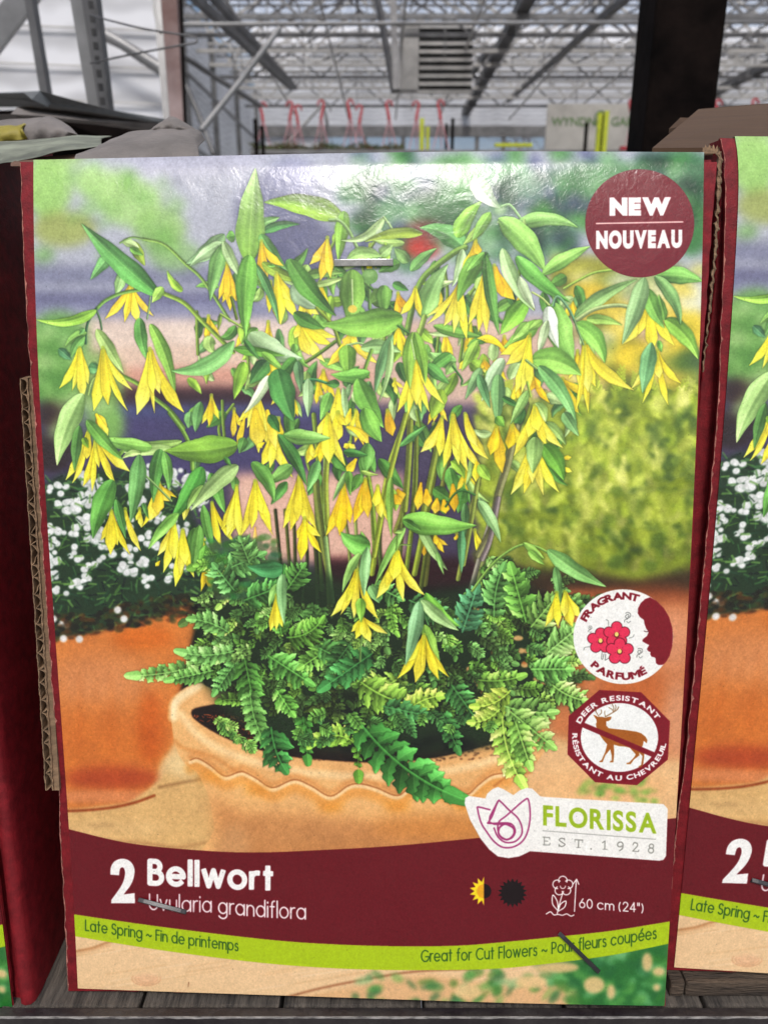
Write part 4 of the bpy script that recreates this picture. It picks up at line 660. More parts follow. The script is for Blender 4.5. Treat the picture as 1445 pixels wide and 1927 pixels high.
line([(548, 744), (584, 746)], 5, GR); line([(548, 743), (548, 754)], 3, GR); line([(584, 745), (584, 757)], 3, GR); line([(566, 746), (564, 780)], 5, GR); line([(556, 780), (574, 781)], 3, GR); ell(623, 787, 4, 4, GR)
line([(676, 758), (688, 750), (687, 788)], 5, GR); line([(677, 788), (698, 789)], 3, GR)
st([(756, 795), (768, 786), (772, 768), (766, 756), (752, 757), (746, 768), (754, 777), (771, 772)]); st([(818, 768), (824, 758), (838, 762), (838, 774), (818, 796)]); line([(816, 797), (844, 799), (845, 792)], 4, GR)
line(arc(904, 774, 10, 0, 360, 14), 5, GR); line(arc(902, 794, 12, 0, 360, 14), 5, GR)
tile(0, 0, 1)
# recycled-paper flecks and halftone grain of the print
g = gauss(rng.randn(PH, PW).astype(np.float32), .7); g /= g.std()
g2 = gauss(rng.randn(PH, PW).astype(np.float32), 2.2); g2 /= g2.std()
lum = IMG.mean(2, keepdims=True)
IMG[:] = np.clip((lambda q: q+.46*q*(1-q)*(q-.42)*2)(IMG**1.04)*(1+.018*g[..., None]+.008*g2[..., None])+.004*g[..., None], 0, 1)
for k in range(1500):
    x, y = rng.randint(2, PW-3), rng.randint(2, PH-3); IMG[y:y+rng.randint(1, 3), x:x+rng.randint(1, 3)] *= rng.uniform(.72, .92)
CURVES = [np.array([(p[0]+PX0, p[1]+PY0) for p in k]) if False else np.array(k) for k in (top, s_top, s_bot)]
# ---------------------------------------------------------------- mesh helpers
COL = scene.collection
def ray(px, py, z):
    return CAM + RX_*((px-722.5)/FPX*z) + UP*((963.5-py)/FPX*z) + FW*z
class MB:
    def __init__(s): s.v = []; s.f = []; s.uv = []
    def add(s, V, F, UV=None):
        o = len(s.v); s.v += [tuple(p) for p in V]; s.f += [tuple(i+o for i in f) for f in F]
        s.uv += list(UV) if UV is not None else [(0, 0)]*len(V)
        return s
    def grid(s, P, UV=None, closed=False):
        n, m = len(P), len(P[0]); V = [p for r in P for p in r]
        F = [(i*m+j, i*m+(j+1) % m, (i+1)*m+(j+1) % m, (i+1)*m+j) for i in range(n-1) for j in range(m if closed else m-1)]
        return s.add(V, F, [q for r in UV for q in r] if UV is not None else None)
    def slab(s, P, t):
        """polygon P with thickness vector t"""
        n = len(P); t = Vector(t); V = [Vector(p) for p in P]+[Vector(p)+t for p in P]
        return s.add(V, [tuple(range(n)), tuple(range(2*n-1, n-1, -1))]+[(i, i+n, (i+1) % n+n, (i+1) % n) for i in range(n)])
    def box(s, a, b):
        (x0, y0, z0), (x1, y1, z1) = a, b
        return s.slab([(x0, y0, z0), (x1, y0, z0), (x1, y1, z0), (x0, y1, z0)], (0, 0, z1-z0))
    def bar(s, p, q, w, d=None, up=(0, 0, 1)):
        p, q = Vector(p), Vector(q); a = (q-p).normalized(); u = Vector(up)
        if abs(a.dot(u)) > .95: u = Vector((0, 1, 0))
        x = a.cross(u).normalized()*w/2; y = a.cross(x).normalized()*(d or w)/2
        return s.slab([p+x+y, p-x+y, p-x-y, p+x-y], q-p)
    def tube(s, pts, r, n=8, caps=True):
        pts = [Vector(p) for p in pts]; rings = []; u = None
        for i, p in enumerate(pts):
            a = (pts[min(i+1, len(pts)-1)]-pts[max(i-1, 0)]).normalized()
            if u is None: u = a.orthogonal().normalized()
            u = (u-a*u.dot(a)).normalized(); v = a.cross(u); rr = r[i] if isinstance(r, (list, tuple)) else r
            rings.append([p+(u*math.cos(2*math.pi*k/n)+v*math.sin(2*math.pi*k/n))*rr for k in range(n)])
        s.grid(rings, closed=True)
        if caps:
            s.add(rings[0], [tuple(range(n))]); s.add(rings[-1], [tuple(range(n-1, -1, -1))])
        return s
    def build(s, name, mat, parent=None, smooth=False, bevel=0):
        me = bpy.data.meshes.new(name); me.from_pydata(s.v, [], s.f)
        ul = me.uv_layers.new(name='UVMap'); li = np.empty(len(me.loops), np.int32); me.loops.foreach_get('vertex_index', li)
        ul.data.foreach_set('uv', np.array(s.uv, np.float32)[li].ravel())
        if smooth: me.polygons.foreach_set('use_smooth', [True]*len(me.polygons))
        me.materials.append(mat); me.update()
        o = bpy.data.objects.new(name, me); COL.objects.link(o)
        if parent: o.parent = parent
        if bevel:
            b = o.modifiers.new('bevel', 'BEVEL'); b.width = bevel; b.segments = 2; b.limit_method = 'ANGLE'
        return o
def thing(name, label, cat, loc=(0, 0, 0), group=None):
    o = bpy.data.objects.new(name, None); COL.objects.link(o); o.location = loc; o.empty_display_size = .05
    return tag(o, label, cat, group)
def tag(o, label, cat, group=None):
    o['label'] = label; o['category'] = cat
    if group: o['group'] = group
    return o
def structure(o): o['kind'] = 'structure'; return o
def copy_tree(o, parent=None):
    c = o.copy(); COL.objects.link(c); c.parent = parent
    if parent: c.matrix_parent_inverse = o.matrix_parent_inverse.copy()
    for ch in [x for x in bpy.data.objects if x.parent == o]: copy_tree(ch, c)
    return c
def reroot(root):
    """children were built in world coordinates: keep them there under the moved root"""
    for ch in [x for x in bpy.data.objects if x.parent == root]:
        ch.matrix_parent_inverse = Matrix.Translation(-root.location)
# ---------------------------------------------------------------- materials
def mat(name, c, rough=.6, var=.12, scale=40, bump=0.0, bscale=300, metal=0.0, spec=.5, c2=None, stretch=(1, 1, 1), coat=0):
    m = bpy.data.materials.new(name); m.use_nodes = True; t = m.node_tree; N = t.nodes; Lk = t.links
    b = N['Principled BSDF']; b.inputs['Roughness'].default_value = rough; b.inputs['Metallic'].default_value = metal; b.inputs['Specular IOR Level'].default_value = spec
    if coat: b.inputs['Coat Weight'].default_value = coat; b.inputs['Coat Roughness'].default_value = .2
    tc = N.new('ShaderNodeTexCoord'); mp = N.new('ShaderNodeMapping'); mp.inputs['Scale'].default_value = stretch; Lk.new(tc.outputs['Object'], mp.inputs[0])
    n = N.new('ShaderNodeTexNoise'); n.inputs['Scale'].default_value = scale; n.inputs['Detail'].default_value = 6; n.inputs['Roughness'].default_value = .65; Lk.new(mp.outputs[0], n.inputs[0])
    r = N.new('ShaderNodeValToRGB'); c2 = c2 or tuple(v*(1-var*2.2) for v in c)
    r.color_ramp.elements[0].position = .34; r.color_ramp.elements[1].position = .68
    r.color_ramp.elements[0].color = (*c2, 1); r.color_ramp.elements[1].color = (*[min(1, v*(1+var)) for v in c], 1)
    Lk.new(n.outputs['Fac'], r.inputs[0]); Lk.new(r.outputs[0], b.inputs['Base Color'])
    if bump:
        n2 = N.new('ShaderNodeTexNoise'); n2.inputs['Scale'].default_value = bscale; n2.inputs['Detail'].default_value = 4; Lk.new(mp.outputs[0], n2.inputs[0])
        bp = N.new('ShaderNodeBump'); bp.inputs['Strength'].default_value = bump; bp.inputs['Distance'].default_value = .3/bscale; Lk.new(n2.outputs['Fac'], bp.inputs['Height']); Lk.new(bp.outputs[0], b.inputs['Normal'])
    return m
M_RED = mat('red_cardboard', (.21, .010, .015), .6, .16, 260, .9, 1500, spec=.25, c2=(.12, .006, .009))
M_FIBRE = mat('torn_paper_fibre', (.42, .16, .12), .95, .3, 700)
M_BROWN = mat('raw_cardboard', (.25, .16, .09), .9, .2, 200, .8, 1200, stretch=(1, 1, 3))
M_FLAP = mat('inner_cardboard', (.085, .046, .022), .85, .1, 40, .2, 400, stretch=(.3, 1, 6))
M_GREYFLAP = mat('grey_cardboard', (.19, .17, .155), .7, .2, 30, .5, 500, c2=(.11, .10, .09))
M_GREENFLAP = mat('pale_printed_cardboard', (.24, .26, .19), .6, .3, 40, .3, 300)
M_YELLOW = mat('yellow_print', (.30, .25, .03), .6, .15, 40)
M_STEEL = mat('staple_steel', (.72, .72, .70), .28, .1, 900, .3, 2500, metal=1)
M_DSTEEL = mat('dark_staple_steel', (.02, .019, .02), .34, .2, 900, .3, 2500, spec=.6)
M_WOOD = mat('weathered_wood', (.10, .07, .045), .85, .3, 30, 1.0, 160, stretch=(1.2, 9, 9), c2=(.035, .025, .017))
M_WOOD2 = mat('weathered_wood_planks', (.10, .085, .068), .85, .35, 60, 1.0, 260, stretch=(9, .8, 5), c2=(.022, .019, .016))
M_RAIL = mat('rail_paint', (.03, .026, .024), .5, .4, 60, .8, 300, c2=(.012, .008, .01))
M_CHIP = mat('chipped_edge', (.30, .29, .27), .7, .3, 160, .8, 900, c2=(.03, .026, .026), stretch=(1, 4, 4))
M_BLACK = mat('black_post_paint_and_shadow', (.008, .005, .004), .9, .4, 20, .2, 100, spec=.08)
M_GALV = mat('galvanised_steel', (.27, .27, .265), .45, .16, 6, metal=.5)
M_GALVD = mat('dull_galvanised_steel', (.15, .15, .15), .5, .2, 6, metal=.4)
M_WHITE = mat('white_painted_steel', (.5, .49, .46), .5, .1, 6)
M_RUST = mat('rusty_upright', (.26, .2, .19), .7, .2, 5, c2=(.12, .06, .05))
M_BENCH = mat('grey_bench_metal', (.17, .18, .18), .6, .2, 20)
M_SLOT = mat('slot_dark', (.02, .02, .02), .8, .2, 20)
M_HOOK = mat('red_plastic', (.38, .015, .025), .35, .1, 20)
M_STRAND = mat('pink_plastic', (.5, .22, .24), .4, .1, 20)
M_POT = mat('basket_plastic', (.28, .05, .05), .5, .2, 20)
M_LIME = mat('lime_paint', (.50, .56, .03), .5, .1, 20)
M_BANNER = mat('banner_vinyl', (.62, .60, .54), .6, .08, 3)
M_BGREEN = mat('banner_green_ink', (.12, .26, .06), .6, .1, 10)
M_GROUND = mat('concrete_floor', (.22, .21, .2), .9, .15, 2)
M_TREE = mat('bare_twigs', (.16, .13, .11), .9, .2, 5)
M_PLANT = mat('bench_plants', (.06, .11, .03), .7, .4, 12, c2=(.10, .03, .02))
def sheet(name, tr, c=(.82, .85, .87), wav=60, dif=.3):
    m = bpy.data.materials.new(name); m.use_nodes = True; N = m.node_tree.nodes; Lk = m.node_tree.links; N.remove(N['Principled BSDF']); out = N['Material Output']
    t = N.new('ShaderNodeBsdfTransparent'); t.inputs[0].default_value = (.98, .98, 1, 1); l = N.new('ShaderNodeBsdfTranslucent'); d = N.new('ShaderNodeBsdfDiffuse')
    tc = N.new('ShaderNodeTexCoord'); n = N.new('ShaderNodeTexNoise'); n.inputs['Scale'].default_value = 1.1; n.inputs['Detail'].default_value = 5; Lk.new(tc.outputs['Object'], n.inputs[0])
    wv = N.new('ShaderNodeTexWave'); wv.bands_direction = 'Z'; wv.inputs['Scale'].default_value = wav/20; wv.inputs['Distortion'].default_value = 6; wv.inputs['Detail'].default_value = 3; Lk.new(tc.outputs['Object'], wv.inputs[0])
    mm = N.new('ShaderNodeMath'); mm.operation = 'MULTIPLY_ADD'; mm.inputs[1].default_value = .5; Lk.new(wv.outputs[1], mm.inputs[0]); Lk.new(n.outputs[0], mm.inputs[2])
    rp = N.new('ShaderNodeValToRGB'); rp.color_ramp.elements[0].position = .3; rp.color_ramp.elements[1].position = .95; rp.color_ramp.elements[0].color = (*[v*.66 for v in c], 1); rp.color_ramp.elements[1].color = (*c, 1)
    Lk.new(mm.outputs[0], rp.inputs[0]); Lk.new(rp.outputs[0], l.inputs[0]); Lk.new(rp.outputs[0], d.inputs[0])
    m1 = N.new('ShaderNodeMixShader'); m1.inputs[0].default_value = dif; Lk.new(l.outputs[0], m1.inputs[1]); Lk.new(d.outputs[0], m1.inputs[2])
    m2 = N.new('ShaderNodeMixShader'); m2.inputs[0].default_value = tr; Lk.new(m1.outputs[0], m2.inputs[1]); Lk.new(t.outputs[0], m2.inputs[2]); Lk.new(m2.outputs[0], out.inputs[0])
    return m
M_SHEET = sheet('milky_wall_film', .16, (.93, .94, .95), dif=.62); M_ROOF = sheet('roof_film', .74, (.93, .94, .95)); M_PANE = sheet('window_film', .8, (.93, .95, .97))
# printed sheet: the drawn picture, a glossy crinkled varnish over it
def print_material():
    img = bpy.data.images.new('box_print', TEX.shape[1], TEX.shape[0], alpha=False)
    px = np.ones(TEX.shape[:2]+(4,), np.float32); px[..., :3] = TEX[::-1]; img.pixels.foreach_set(px.ravel()); img.update(); img.pack()
    m = bpy.data.materials.new('glossy_print'); m.use_nodes = True; N = m.node_tree.nodes; Lk = m.node_tree.links; b = N['Principled BSDF']
    it = N.new('ShaderNodeTexImage'); it.image = img; it.extension = 'EXTEND'; Lk.new(it.outputs[0], b.inputs['Base Color'])
    b.inputs['Roughness'].default_value = .25; b.inputs['Specular IOR Level'].default_value = .6
    uv = N.new('ShaderNodeUVMap'); uv.uv_map = 'UVMap'; mp = N.new('ShaderNodeMapping'); mp.inputs['Scale'].default_value = (.2, .255, 1); Lk.new(uv.outputs[0], mp.inputs[0])
    def nz(s, d, dist=0):
        n = N.new('ShaderNodeTexNoise'); n.noise_dimensions = '2D'; n.inputs['Scale'].default_value = s; n.inputs['Detail'].default_value = d; n.inputs['Distortion'].default_value = dist; Lk.new(mp.outputs[0], n.inputs[0]); return n
    a, c, e = nz(620, 5, 1.2), nz(120, 3, .5), nz(22, 2, .2)
    b1 = N.new('ShaderNodeBump'); b1.inputs['Strength'].default_value = .4; b1.inputs['Distance'].default_value = .00012; Lk.new(a.outputs[0], b1.inputs['Height'])
    b2 = N.new('ShaderNodeBump'); b2.inputs['Strength'].default_value = .5; b2.inputs['Distance'].default_value = .0005; Lk.new(c.outputs[0], b2.inputs['Height']); Lk.new(b1.outputs[0], b2.inputs['Normal'])
    b3 = N.new('ShaderNodeBump'); b3.inputs['Strength'].default_value = .5; b3.inputs['Distance'].default_value = .0016; Lk.new(e.outputs[0], b3.inputs['Height']); Lk.new(b2.outputs[0], b3.inputs['Normal'])
    Lk.new(b3.outputs[0], b.inputs['Normal'])
    return m
# ---------------------------------------------------------------- the box front: a sheet that leans back and curls over at the top
CW = .2
cl_ = np.polyfit([300, 800, 1300, 1562, 1860], [63, 77, 111, 131, 147], 3); cr_ = np.polyfit([300, 410, 800, 1300, 1562, 1860], [1325, 1324, 1311, 1285, 1268, 1250], 3)
def row_ends(y):
    xl, xr = np.polyval(cl_, y), np.polyval(cr_, y); z = FPX*CW/(xr-xl)
    yr = 285+(y-300)*1.031
    return np.array([xl, y, z*1.015]), np.array([xr, yr, z*.985])
def cam_xyz(p): return np.array([(p[0]-722.5)/FPX*p[2], (963.5-p[1])/FPX*p[2], p[2]])
def surf(u, v, off=0.0):
    """u across, v down (0..1) -> camera-space point, off = towards the camera"""
    y = 300+1560*v; a, b = row_ends(y); A, B = cam_xyz(a), cam_xyz(b)
    P = A*(1-u)+B*u
    P[1] += .0009*math.sin(math.pi*u)*math.exp(-v*9)          # top edge arches a little
    P[2] += -.0012*math.sin(math.pi*u)*(1-math.exp(-v*6)) + .0003*math.sin(u*7+v*5)
    curl = .0024*math.exp(-v/(.030+.014*u)); P = P*(1+(curl-off)/P[2])
    return P
def c2w(P): return CAM+RX_*float(P[0])+UP*float(P[1])+FW*float(P[2])
def proj(P): return 722.5+FPX*P[0]/P[2], 963.5-FPX*P[1]/P[2]
def uv_of(x, y):
    v = (y-300)/1580; u = .5
    for _ in range(9):
        px, py = proj(surf(u, v)); v += (y-py)/1590; u += (x-px)/1200
    return u, v
# resample the drawn picture onto the sheet
GU, GV = 41, 53
gx = np.zeros((GV, GU)); gy = np.zeros((GV, GU))
for i in range(GV):
    for j in range(GU): gx[i, j], gy[i, j] = proj(surf(j/(GU-1), i/(GV-1)))
TH, TW = 1650, 1300
vi = np.linspace(0, GV-1, TH); ui = np.linspace(0, GU-1, TW)
def bil(g, a, b):
    i0 = np.clip(a.astype(int), 0, g.shape[0]-2); j0 = np.clip(b.astype(int), 0, g.shape[1]-2); fa = (a-i0); fb = (b-j0)
    if g.ndim == 3: fa = fa[..., None]; fb = fb[..., None]
    return (g[i0, j0]*(1-fb)+g[i0, j0+1]*fb)*(1-fa)+(g[i0+1, j0]*(1-fb)+g[i0+1, j0+1]*fb)*fa
AA, BB = np.meshgrid(vi, ui, indexing='ij')
TEX = bil(IMG, bil(gy, AA, BB)-PY0-.5, bil(gx, AA, BB)-PX0-.5).astype(np.float32)
M_PRINT = print_material()
def wpt(u, v, off=0): return c2w(surf(u, v, off))
def sheet_patch(outline, n=9, off=.00006):
    """star-shaped printed patch: rings between the centre and the outline (print units)"""
    m = MB(); cx = sum(p[0] for p in outline)/len(outline); cy = sum(p[1] for p in outline)/len(outline); P = []; U = []
    for i in range(n+1):
        k = max(i/n, .001); r = []; q = []
        for (x, y) in outline:
            u, v = uv_of(cx+(x-cx)*k, cy+(y-cy)*k); r.append(wpt(u, v, off)); q.append((u, 1-v))
        P.append(r); U.append(q)
    return m.grid(P, U, closed=True)
def sheet_strip(top, bot, n=3, off=.00006):
    m = MB(); P = []; U = []
    for i in range(n+1):
        r = []; q = []
        for a, b in zip(top, bot):
            u, v = uv_of(a[0]+(b[0]-a[0])*i/n, a[1]+(b[1]-a[1])*i/n); r.append(wpt(u, v, off)); q.append((u, 1-v))
        P.append(r); U.append(q)
    return m.grid(P, U)
def clip_curve(C, n=48):
    """resample a curve between the left and right borders of the sheet"""
    out = []
    for k in range(n+1):
        f = k/n; lo = C[:, 0].min(); hi = C[:, 0].max()
        y = np.interp(lo+(hi-lo)*.5, C[:, 0], C[:, 1]); x = 0
        for _ in range(4):
            vv = (y-300)/1560; a = proj(surf(0, vv)); b = proj(surf(1, vv)); x = a[0]+.6+(b[0]-a[0]-1.2)*f; y = np.interp(x, C[:, 0], C[:, 1])
        out.append((x, y))
    return out
def base_pt(px, py, z): return ray(px, py, z)
def make_staple(root, pts, w, m, z_off=.0009):
    """wire crown bowed over the sheet with its two legs going into it"""
    P = []
    n = 10; (x0, y0), (x1, y1) = pts
    ua, va = uv_of(x0, y0); ub, vb = uv_of(x1, y1)
    P.append(wpt(ua, va, -.0015))
    for k in range(n+1):
        t = k/n; P.append(wpt(ua+(ub-ua)*t, va+(vb-va)*t, z_off*(.55+.45*math.sin(math.pi*t)) if 0 < t < 1 else z_off*.45))
    P.append(wpt(ub, vb, -.0015))
    b = MB(); pr = None
    up = Vector(P[-1])-Vector(P[0]); nrm = (CAM-Vector(P[5])).normalized(); side = up.cross(nrm).normalized()
    rows = []
    for i, p in enumerate(P):
        a = (Vector(P[min(i+1, len(P)-1)])-Vector(P[max(i-1, 0)])).normalized(); nn = side.cross(a).normalized()
        rows.append([Vector(p)+side*w/2+nn*w*.28, Vector(p)-side*w/2+nn*w*.28, Vector(p)-side*w/2-nn*w*.28, Vector(p)+side*w/2-nn*w*.28])
    b.grid(rows, closed=True)
    return b.build('staple', m, root, bevel=w*.12)
CIRC = lambda cx, cy, rx, ry, n=56: [(cx+rx*math.cos(2*math.pi*k/n), cy+ry*math.sin(2*math.pi*k/n)) for k in range(n)]
tor = lambda k, s: .5*math.sin(k*1.9+s)+.3*math.sin(k*4.7+s*2)+.35*random.uniform(-1, 1)
def build_box(label, detailed=True):
    b0 = wpt(.5, 1.0)
    root = thing('plant_box', label, 'plant box', tuple(b0), 'printed boxes of bellwort roots standing in a row on the shelf')
    # glossy front sheet, folding over at the top
    m = MB(); P = []; U = []
    NU, NV = 24, 64
    for i in range(6, 0, -1):                       # fold
        a = i/6*R(100); r = .0022
        row = []; q = []
        for j in range(NU+1):
            p = Vector(wpt(j/NU, 0)); back = FW.copy(); dn = -UP
            row.append(p+back*(r*math.sin(a)*1.0+(i/6)**3*.004)+UP*(r*(math.cos(a)-1))*.6+UP*.0002); q.append((j/NU, 1-.002))
        P.append(row); U.append(q)
    for i in range(NV+1):
        P.append([wpt(j/NU, i/NV) for j in range(NU+1)]); U.append([(j/NU, 1-i/NV) for j in range(NU+1)])
    m.grid(P, U).build('front_sheet', M_PRINT, root, smooth=True)
    c = [clip_curve(k) for k in (C_TOP, C_S1, C_S2)]
    sheet_strip(c[0], c[1], 6).build('title_band', M_PRINT, root, smooth=True); sheet_strip(c[1], c[2], 2).build('caption_stripe', M_PRINT, root, smooth=True)
    o = sheet_patch(CIRC(1204, 419, 102.5, 102)).build('badge', M_PRINT, root, smooth=True); o['label'] = 'round burgundy badge reading NEW NOUVEAU'
    o = sheet_patch(CIRC(1172.8, 1198.5, 93.9, 89.4)).build('badge', M_PRINT, root, smooth=True); o['label'] = 'round white badge with red flowers reading FRAGRANT PARFUMÉ'
    oc = [(1050+x/6.283, 1285+y/6.283) for x, y in [(490, 88), (985, 115), (1325, 460), (1300, 912), (935, 1215), (440, 1180), (113, 850), (128, 395)]]
    oc = [(oc[i][0]+(oc[(i+1) % 8][0]-oc[i][0])*k/4, oc[i][1]+(oc[(i+1) % 8][1]-oc[i][1])*k/4) for i in range(8) for k in range(4)]
    o = sheet_patch(oc).build('badge', M_PRINT, root, smooth=True); o['label'] = 'burgundy octagonal badge with a crossed-out deer'
    lp = [(35, 575), (38, 550), (55, 540), (90, 545), (132, 552), (140, 530), (165, 508), (190, 498), (215, 508), (262, 536), (290, 515), (325, 502), (350, 506), (385, 540), (400, 544), (600, 556), (800, 568), (960, 578), (980, 600), (976, 710), (972, 820), (960, 838), (940, 842), (740, 828), (540, 814), (340, 798), (290, 822), (240, 830), (190, 822), (150, 790), (110, 740), (60, 650)]
    sheet_patch([(860+x/2.47, 1280+y/2.47) for x, y in lp], 8, .00014).build('logo_label', M_PRINT, root, smooth=True)
    make_staple(root, ((632, 494), (737, 493)), .0021, M_STEEL); make_staple(root, ((262, 1694), (349, 1717)), .0014, M_DSTEEL); make_staple(root, ((1053, 1758), (1126, 1829)), .0014, M_DSTEEL)
    # red cardboard panel behind the sheet, with ragged cut edges
    def pv(x, y, d):                                # point d behind the sheet plane at a print position
        u, v = uv_of(x, min(max(y, 300), 1900)); p = Vector(c2w(surf(u, v, -d)))
        return p
    n = 90; L = []; Rr = []
    for k in range(n+1):
        y = 304+(1866-304)*k/n; xl = float(np.polyval(cl_, y)); xr = float(np.polyval(cr_, y))
        wl = float(np.interp(y, [300, 700, 780, 1500, 1560, 1860], [24, 14, 10, 14, 18, 19]))+1.5*tor(k, 1)
        wr = float(np.interp(y, [300, 420, 600, 680, 720, 1860], [24, 16, 8, 3, 2, 2]))+1.2*tor(k, 4)
        L.append((xl-wl, y)); Rr.append((xr+wr, y))
    F = MB(); rows = []
    for k in range(n+1):
        (xa, ya), (xb, yb) = L[k], Rr[k]; rows.append([pv(xa, ya, .0006), pv(xa+8, ya, .0005), pv((xa+xb)/2, ya, .0006), pv(xb-4, ya, .0005), pv(xb, ya, .0006)])
    F.grid(rows)
    F.grid([[r[0], r[0]+FW*.0012] for r in rows]); F.grid([[r[-1]+FW*.0012, r[-1]] for r in rows])
    E_ = []
    for k in range(241):
        y = 306+(1862-306)*k/240; x = float(np.interp(y, [q[1] for q in L], [q[0] for q in L])); wv = max(0, random.gauss(.9, 1.1)); p0 = pv(x-.5, y, .0004); p1 = pv(x+wv, y, .0004); E_.append([p0, p1])
    MB().grid(E_).build('worn_edge', M_FIBRE, root)
    bot = [pv(140+(1252-140)*k/40, 1862+.028*k/40*1110+2.2*tor(k, 7), .0005) for k in range(41)]; top_ = [pv(140+(1252-140)*k/40, 1835, .0005) for k in range(41)]
    F.grid([top_, bot]).build('front_panel', M_RED, root, smooth=True)
    # body of the box behind the panel: side walls, back, floor, top
    lt, lb = pv(48, 306, .002), pv(135, 1862, .002); rt, rb = pv(1338, 300, .002), pv(1250, 1880, .002)
    bk = Vector((0, .13, 0)); th = Vector((.0025, 0, 0))
    MB().slab([lt, lb, lb+bk, lt+bk], th).build('side_panel', M_RED, root); MB().slab([rt, rb, rb+bk, rt+bk], -th).build('side_panel', M_RED, root)
    lt2, lb2, rt2, rb2 = lt+th*1.02, lb+th*1.02, rt-th*1.02, rb-th*1.02
    MB().slab([lt2+bk, lb2+bk, rb2+bk, rt2+bk], (0, -.0025, 0)).build('back_panel', M_BROWN, root)
    MB().slab([lb2+bk*.02, rb2+bk*.02, rb2+bk*.96, lb2+bk*.96], (0, 0, .0025)).build('bottom_panel', M_BROWN, root)
    MB().slab([lt2+bk*.06-UP*.004, rt2+bk*.06-UP*.004, rt2+bk*.96-UP*.006, lt2+bk*.96-UP*.006], (0, 0, -.002)).build('top_panel', M_BROWN, root)
    return root, pv
C_TOP, C_S1, C_S2 = [np.array(k)+np.array([PX0, PY0])*0 for k in (CURVES)]
box, pv = build_box('printed box in the middle, its whole bellwort picture facing the viewer')
def strip_corr(root, a, b, z, wpx, name='torn_edge', cells=27):
    """edge of corrugated board seen end-on: two liners and the wavy flute between, running from a to b (image points at depth z)"""
    (x0, y0), (x1, y1) = a, b; m = MB(); n = cells*14; l1 = []; l2 = []; fl = []
    for k in range(n+1):
        t = k/n; x = x0+(x1-x0)*t+1.0*tor(k*.12, 3); y = y0+(y1-y0)*t; zz = z[0]+(z[1]-z[0])*t
        l1.append((x, y, zz)); l2.append((x+wpx, y, zz)); s = -.05+1.02*abs(math.sin(math.pi*(t*cells+.12*math.sin(k*.21)+.08*math.sin(k*.47))))**.62; fl.append((x+wpx*s, y, zz))
    for C, w in ((l1, 1.6), (l2, 2.6), (fl, 1.7)):
        A = [ray(x-w/2+.5*tor(i*.3, 2), y, q) for i, (x, y, q) in enumerate(C)]; B = [ray(x+w/2+.5*tor(i*.3, 5), y, q) for i, (x, y, q) in enumerate(C)]
        D = Vector((0, .006, 0)); m.grid([[p+D, p, q, q+D] for p, q in zip(A, B)])
    return m.build(name, M_BROWN, root)
zt, zb = .2395, .2535
o = strip_corr(box, (38, 712), (86, 1488), (zt, zb), 13)
o['label'] = 'torn corrugated edge showing its flutes'
A = []; B = []
for k in range(61):
    t = k/60; A.append(ray(38+14+48*t+.6*tor(k, 1), 712+776*t, zt+(zb-zt)*t+.0006)); B.append(ray(66+49*t-3, 713+775*t, zt+(zb-zt)*t+.0012))
mm = MB(); mm.grid([[a+Vector((0, .002, 0)), a, b, b+Vector((0, .002, 0))] for a, b in zip(A, B)]); mm.build('liner_strip', M_BROWN, box)
# ragged torn paper along the right side and the top right corner
def ragged(root, C, w, name='torn_paper', seed=0, m=None):
    random.seed(seed); mb = MB(); rows = []
    n = 70
    for k in range(n+1):
        t = k/n; x = np.interp(t, [0, .25, .5, .75, 1], [c[0] for c in C]); y = np.interp(t, [0, .25, .5, .75, 1], [c[1] for c in C]); z = np.interp(t, [0, .25, .5, .75, 1], [c[2] for c in C])
        ww = w*(1-.6*t)*random.uniform(.4, 1.25); c = 2.2*tor(k, seed)
        rows.append([ray(x-ww/2+c, y, z+.0012), ray(x-ww*.2+c, y, z-random.uniform(0, .0006)), ray(x+ww*.25+c, y, z-random.uniform(0, .0006)), ray(x+ww/2+c, y, z+.0014)])
    return mb.grid(rows).build(name, m or M_BROWN, root)
ragged(box, [(1354, 284, .2305), (1350, 385, .2312), (1345, 480, .232), (1334, 590, .2335), (1322, 700, .235)], 12, seed=3)
mb = MB(); random.seed(9); top = []; bt = []
for k in range(26):
    x = 1322+32*k/25; top.append(ray(x, 276+3*math.sin(k*1.1)+random.uniform(-3, 2), .2375)); bt.append(ray(x, 288, .2368))
mb.grid([top, bt]); mb.build('torn_paper', M_BROWN, box)
reroot(box)
# ---- the box on the right: same box, raised on a board
rbox = copy_tree(box)
rbox['label'] = 'printed box cut off by the right edge of the photo, raised on a plank'
piv = Vector(ray(147, 1860, .2662))
Rm = Matrix.Rotation(R(1.7), 4, FW)
T = Matrix.Translation(RX_*.2063+UP*.0073) @ Matrix.Translation(piv) @ Rm @ Matrix.Translation(-piv)
rbox.matrix_world = T @ Matrix.Translation(box.location)
for ch in [x for x in bpy.data.objects if x.parent == rbox]:
    if ch.name.startswith('torn_edge') or ch.name.startswith('liner_strip'): bpy.data.objects.remove(ch)
rows = []
LX = [(290, 1362), (400, 1352), (500, 1346), (600, 1338), (690, 1321), (800, 1311), (1000, 1300), (1300, 1284), (1562, 1267), (1822, 1252)]
RX2 = [(258, 1390), (780, 1354), (1300, 1309), (1562, 1290), (1822, 1268)]
for k in range(121):
    y = 272+(1822-272)*k/120; xa = float(np.interp(y, [p[0] for p in LX], [p[1] for p in LX]))+1.3*tor(k, 6); xb = float(np.interp(y, [p[0] for p in RX2], [p[1] for p in RX2]))+10
    z = .2350+.0322*(y-272)/1550; rows.append([ray(xa, y, z+.0012), ray(xa, y, z), ray(xa+5, y, z-.0002), ray(xb, y, z)])
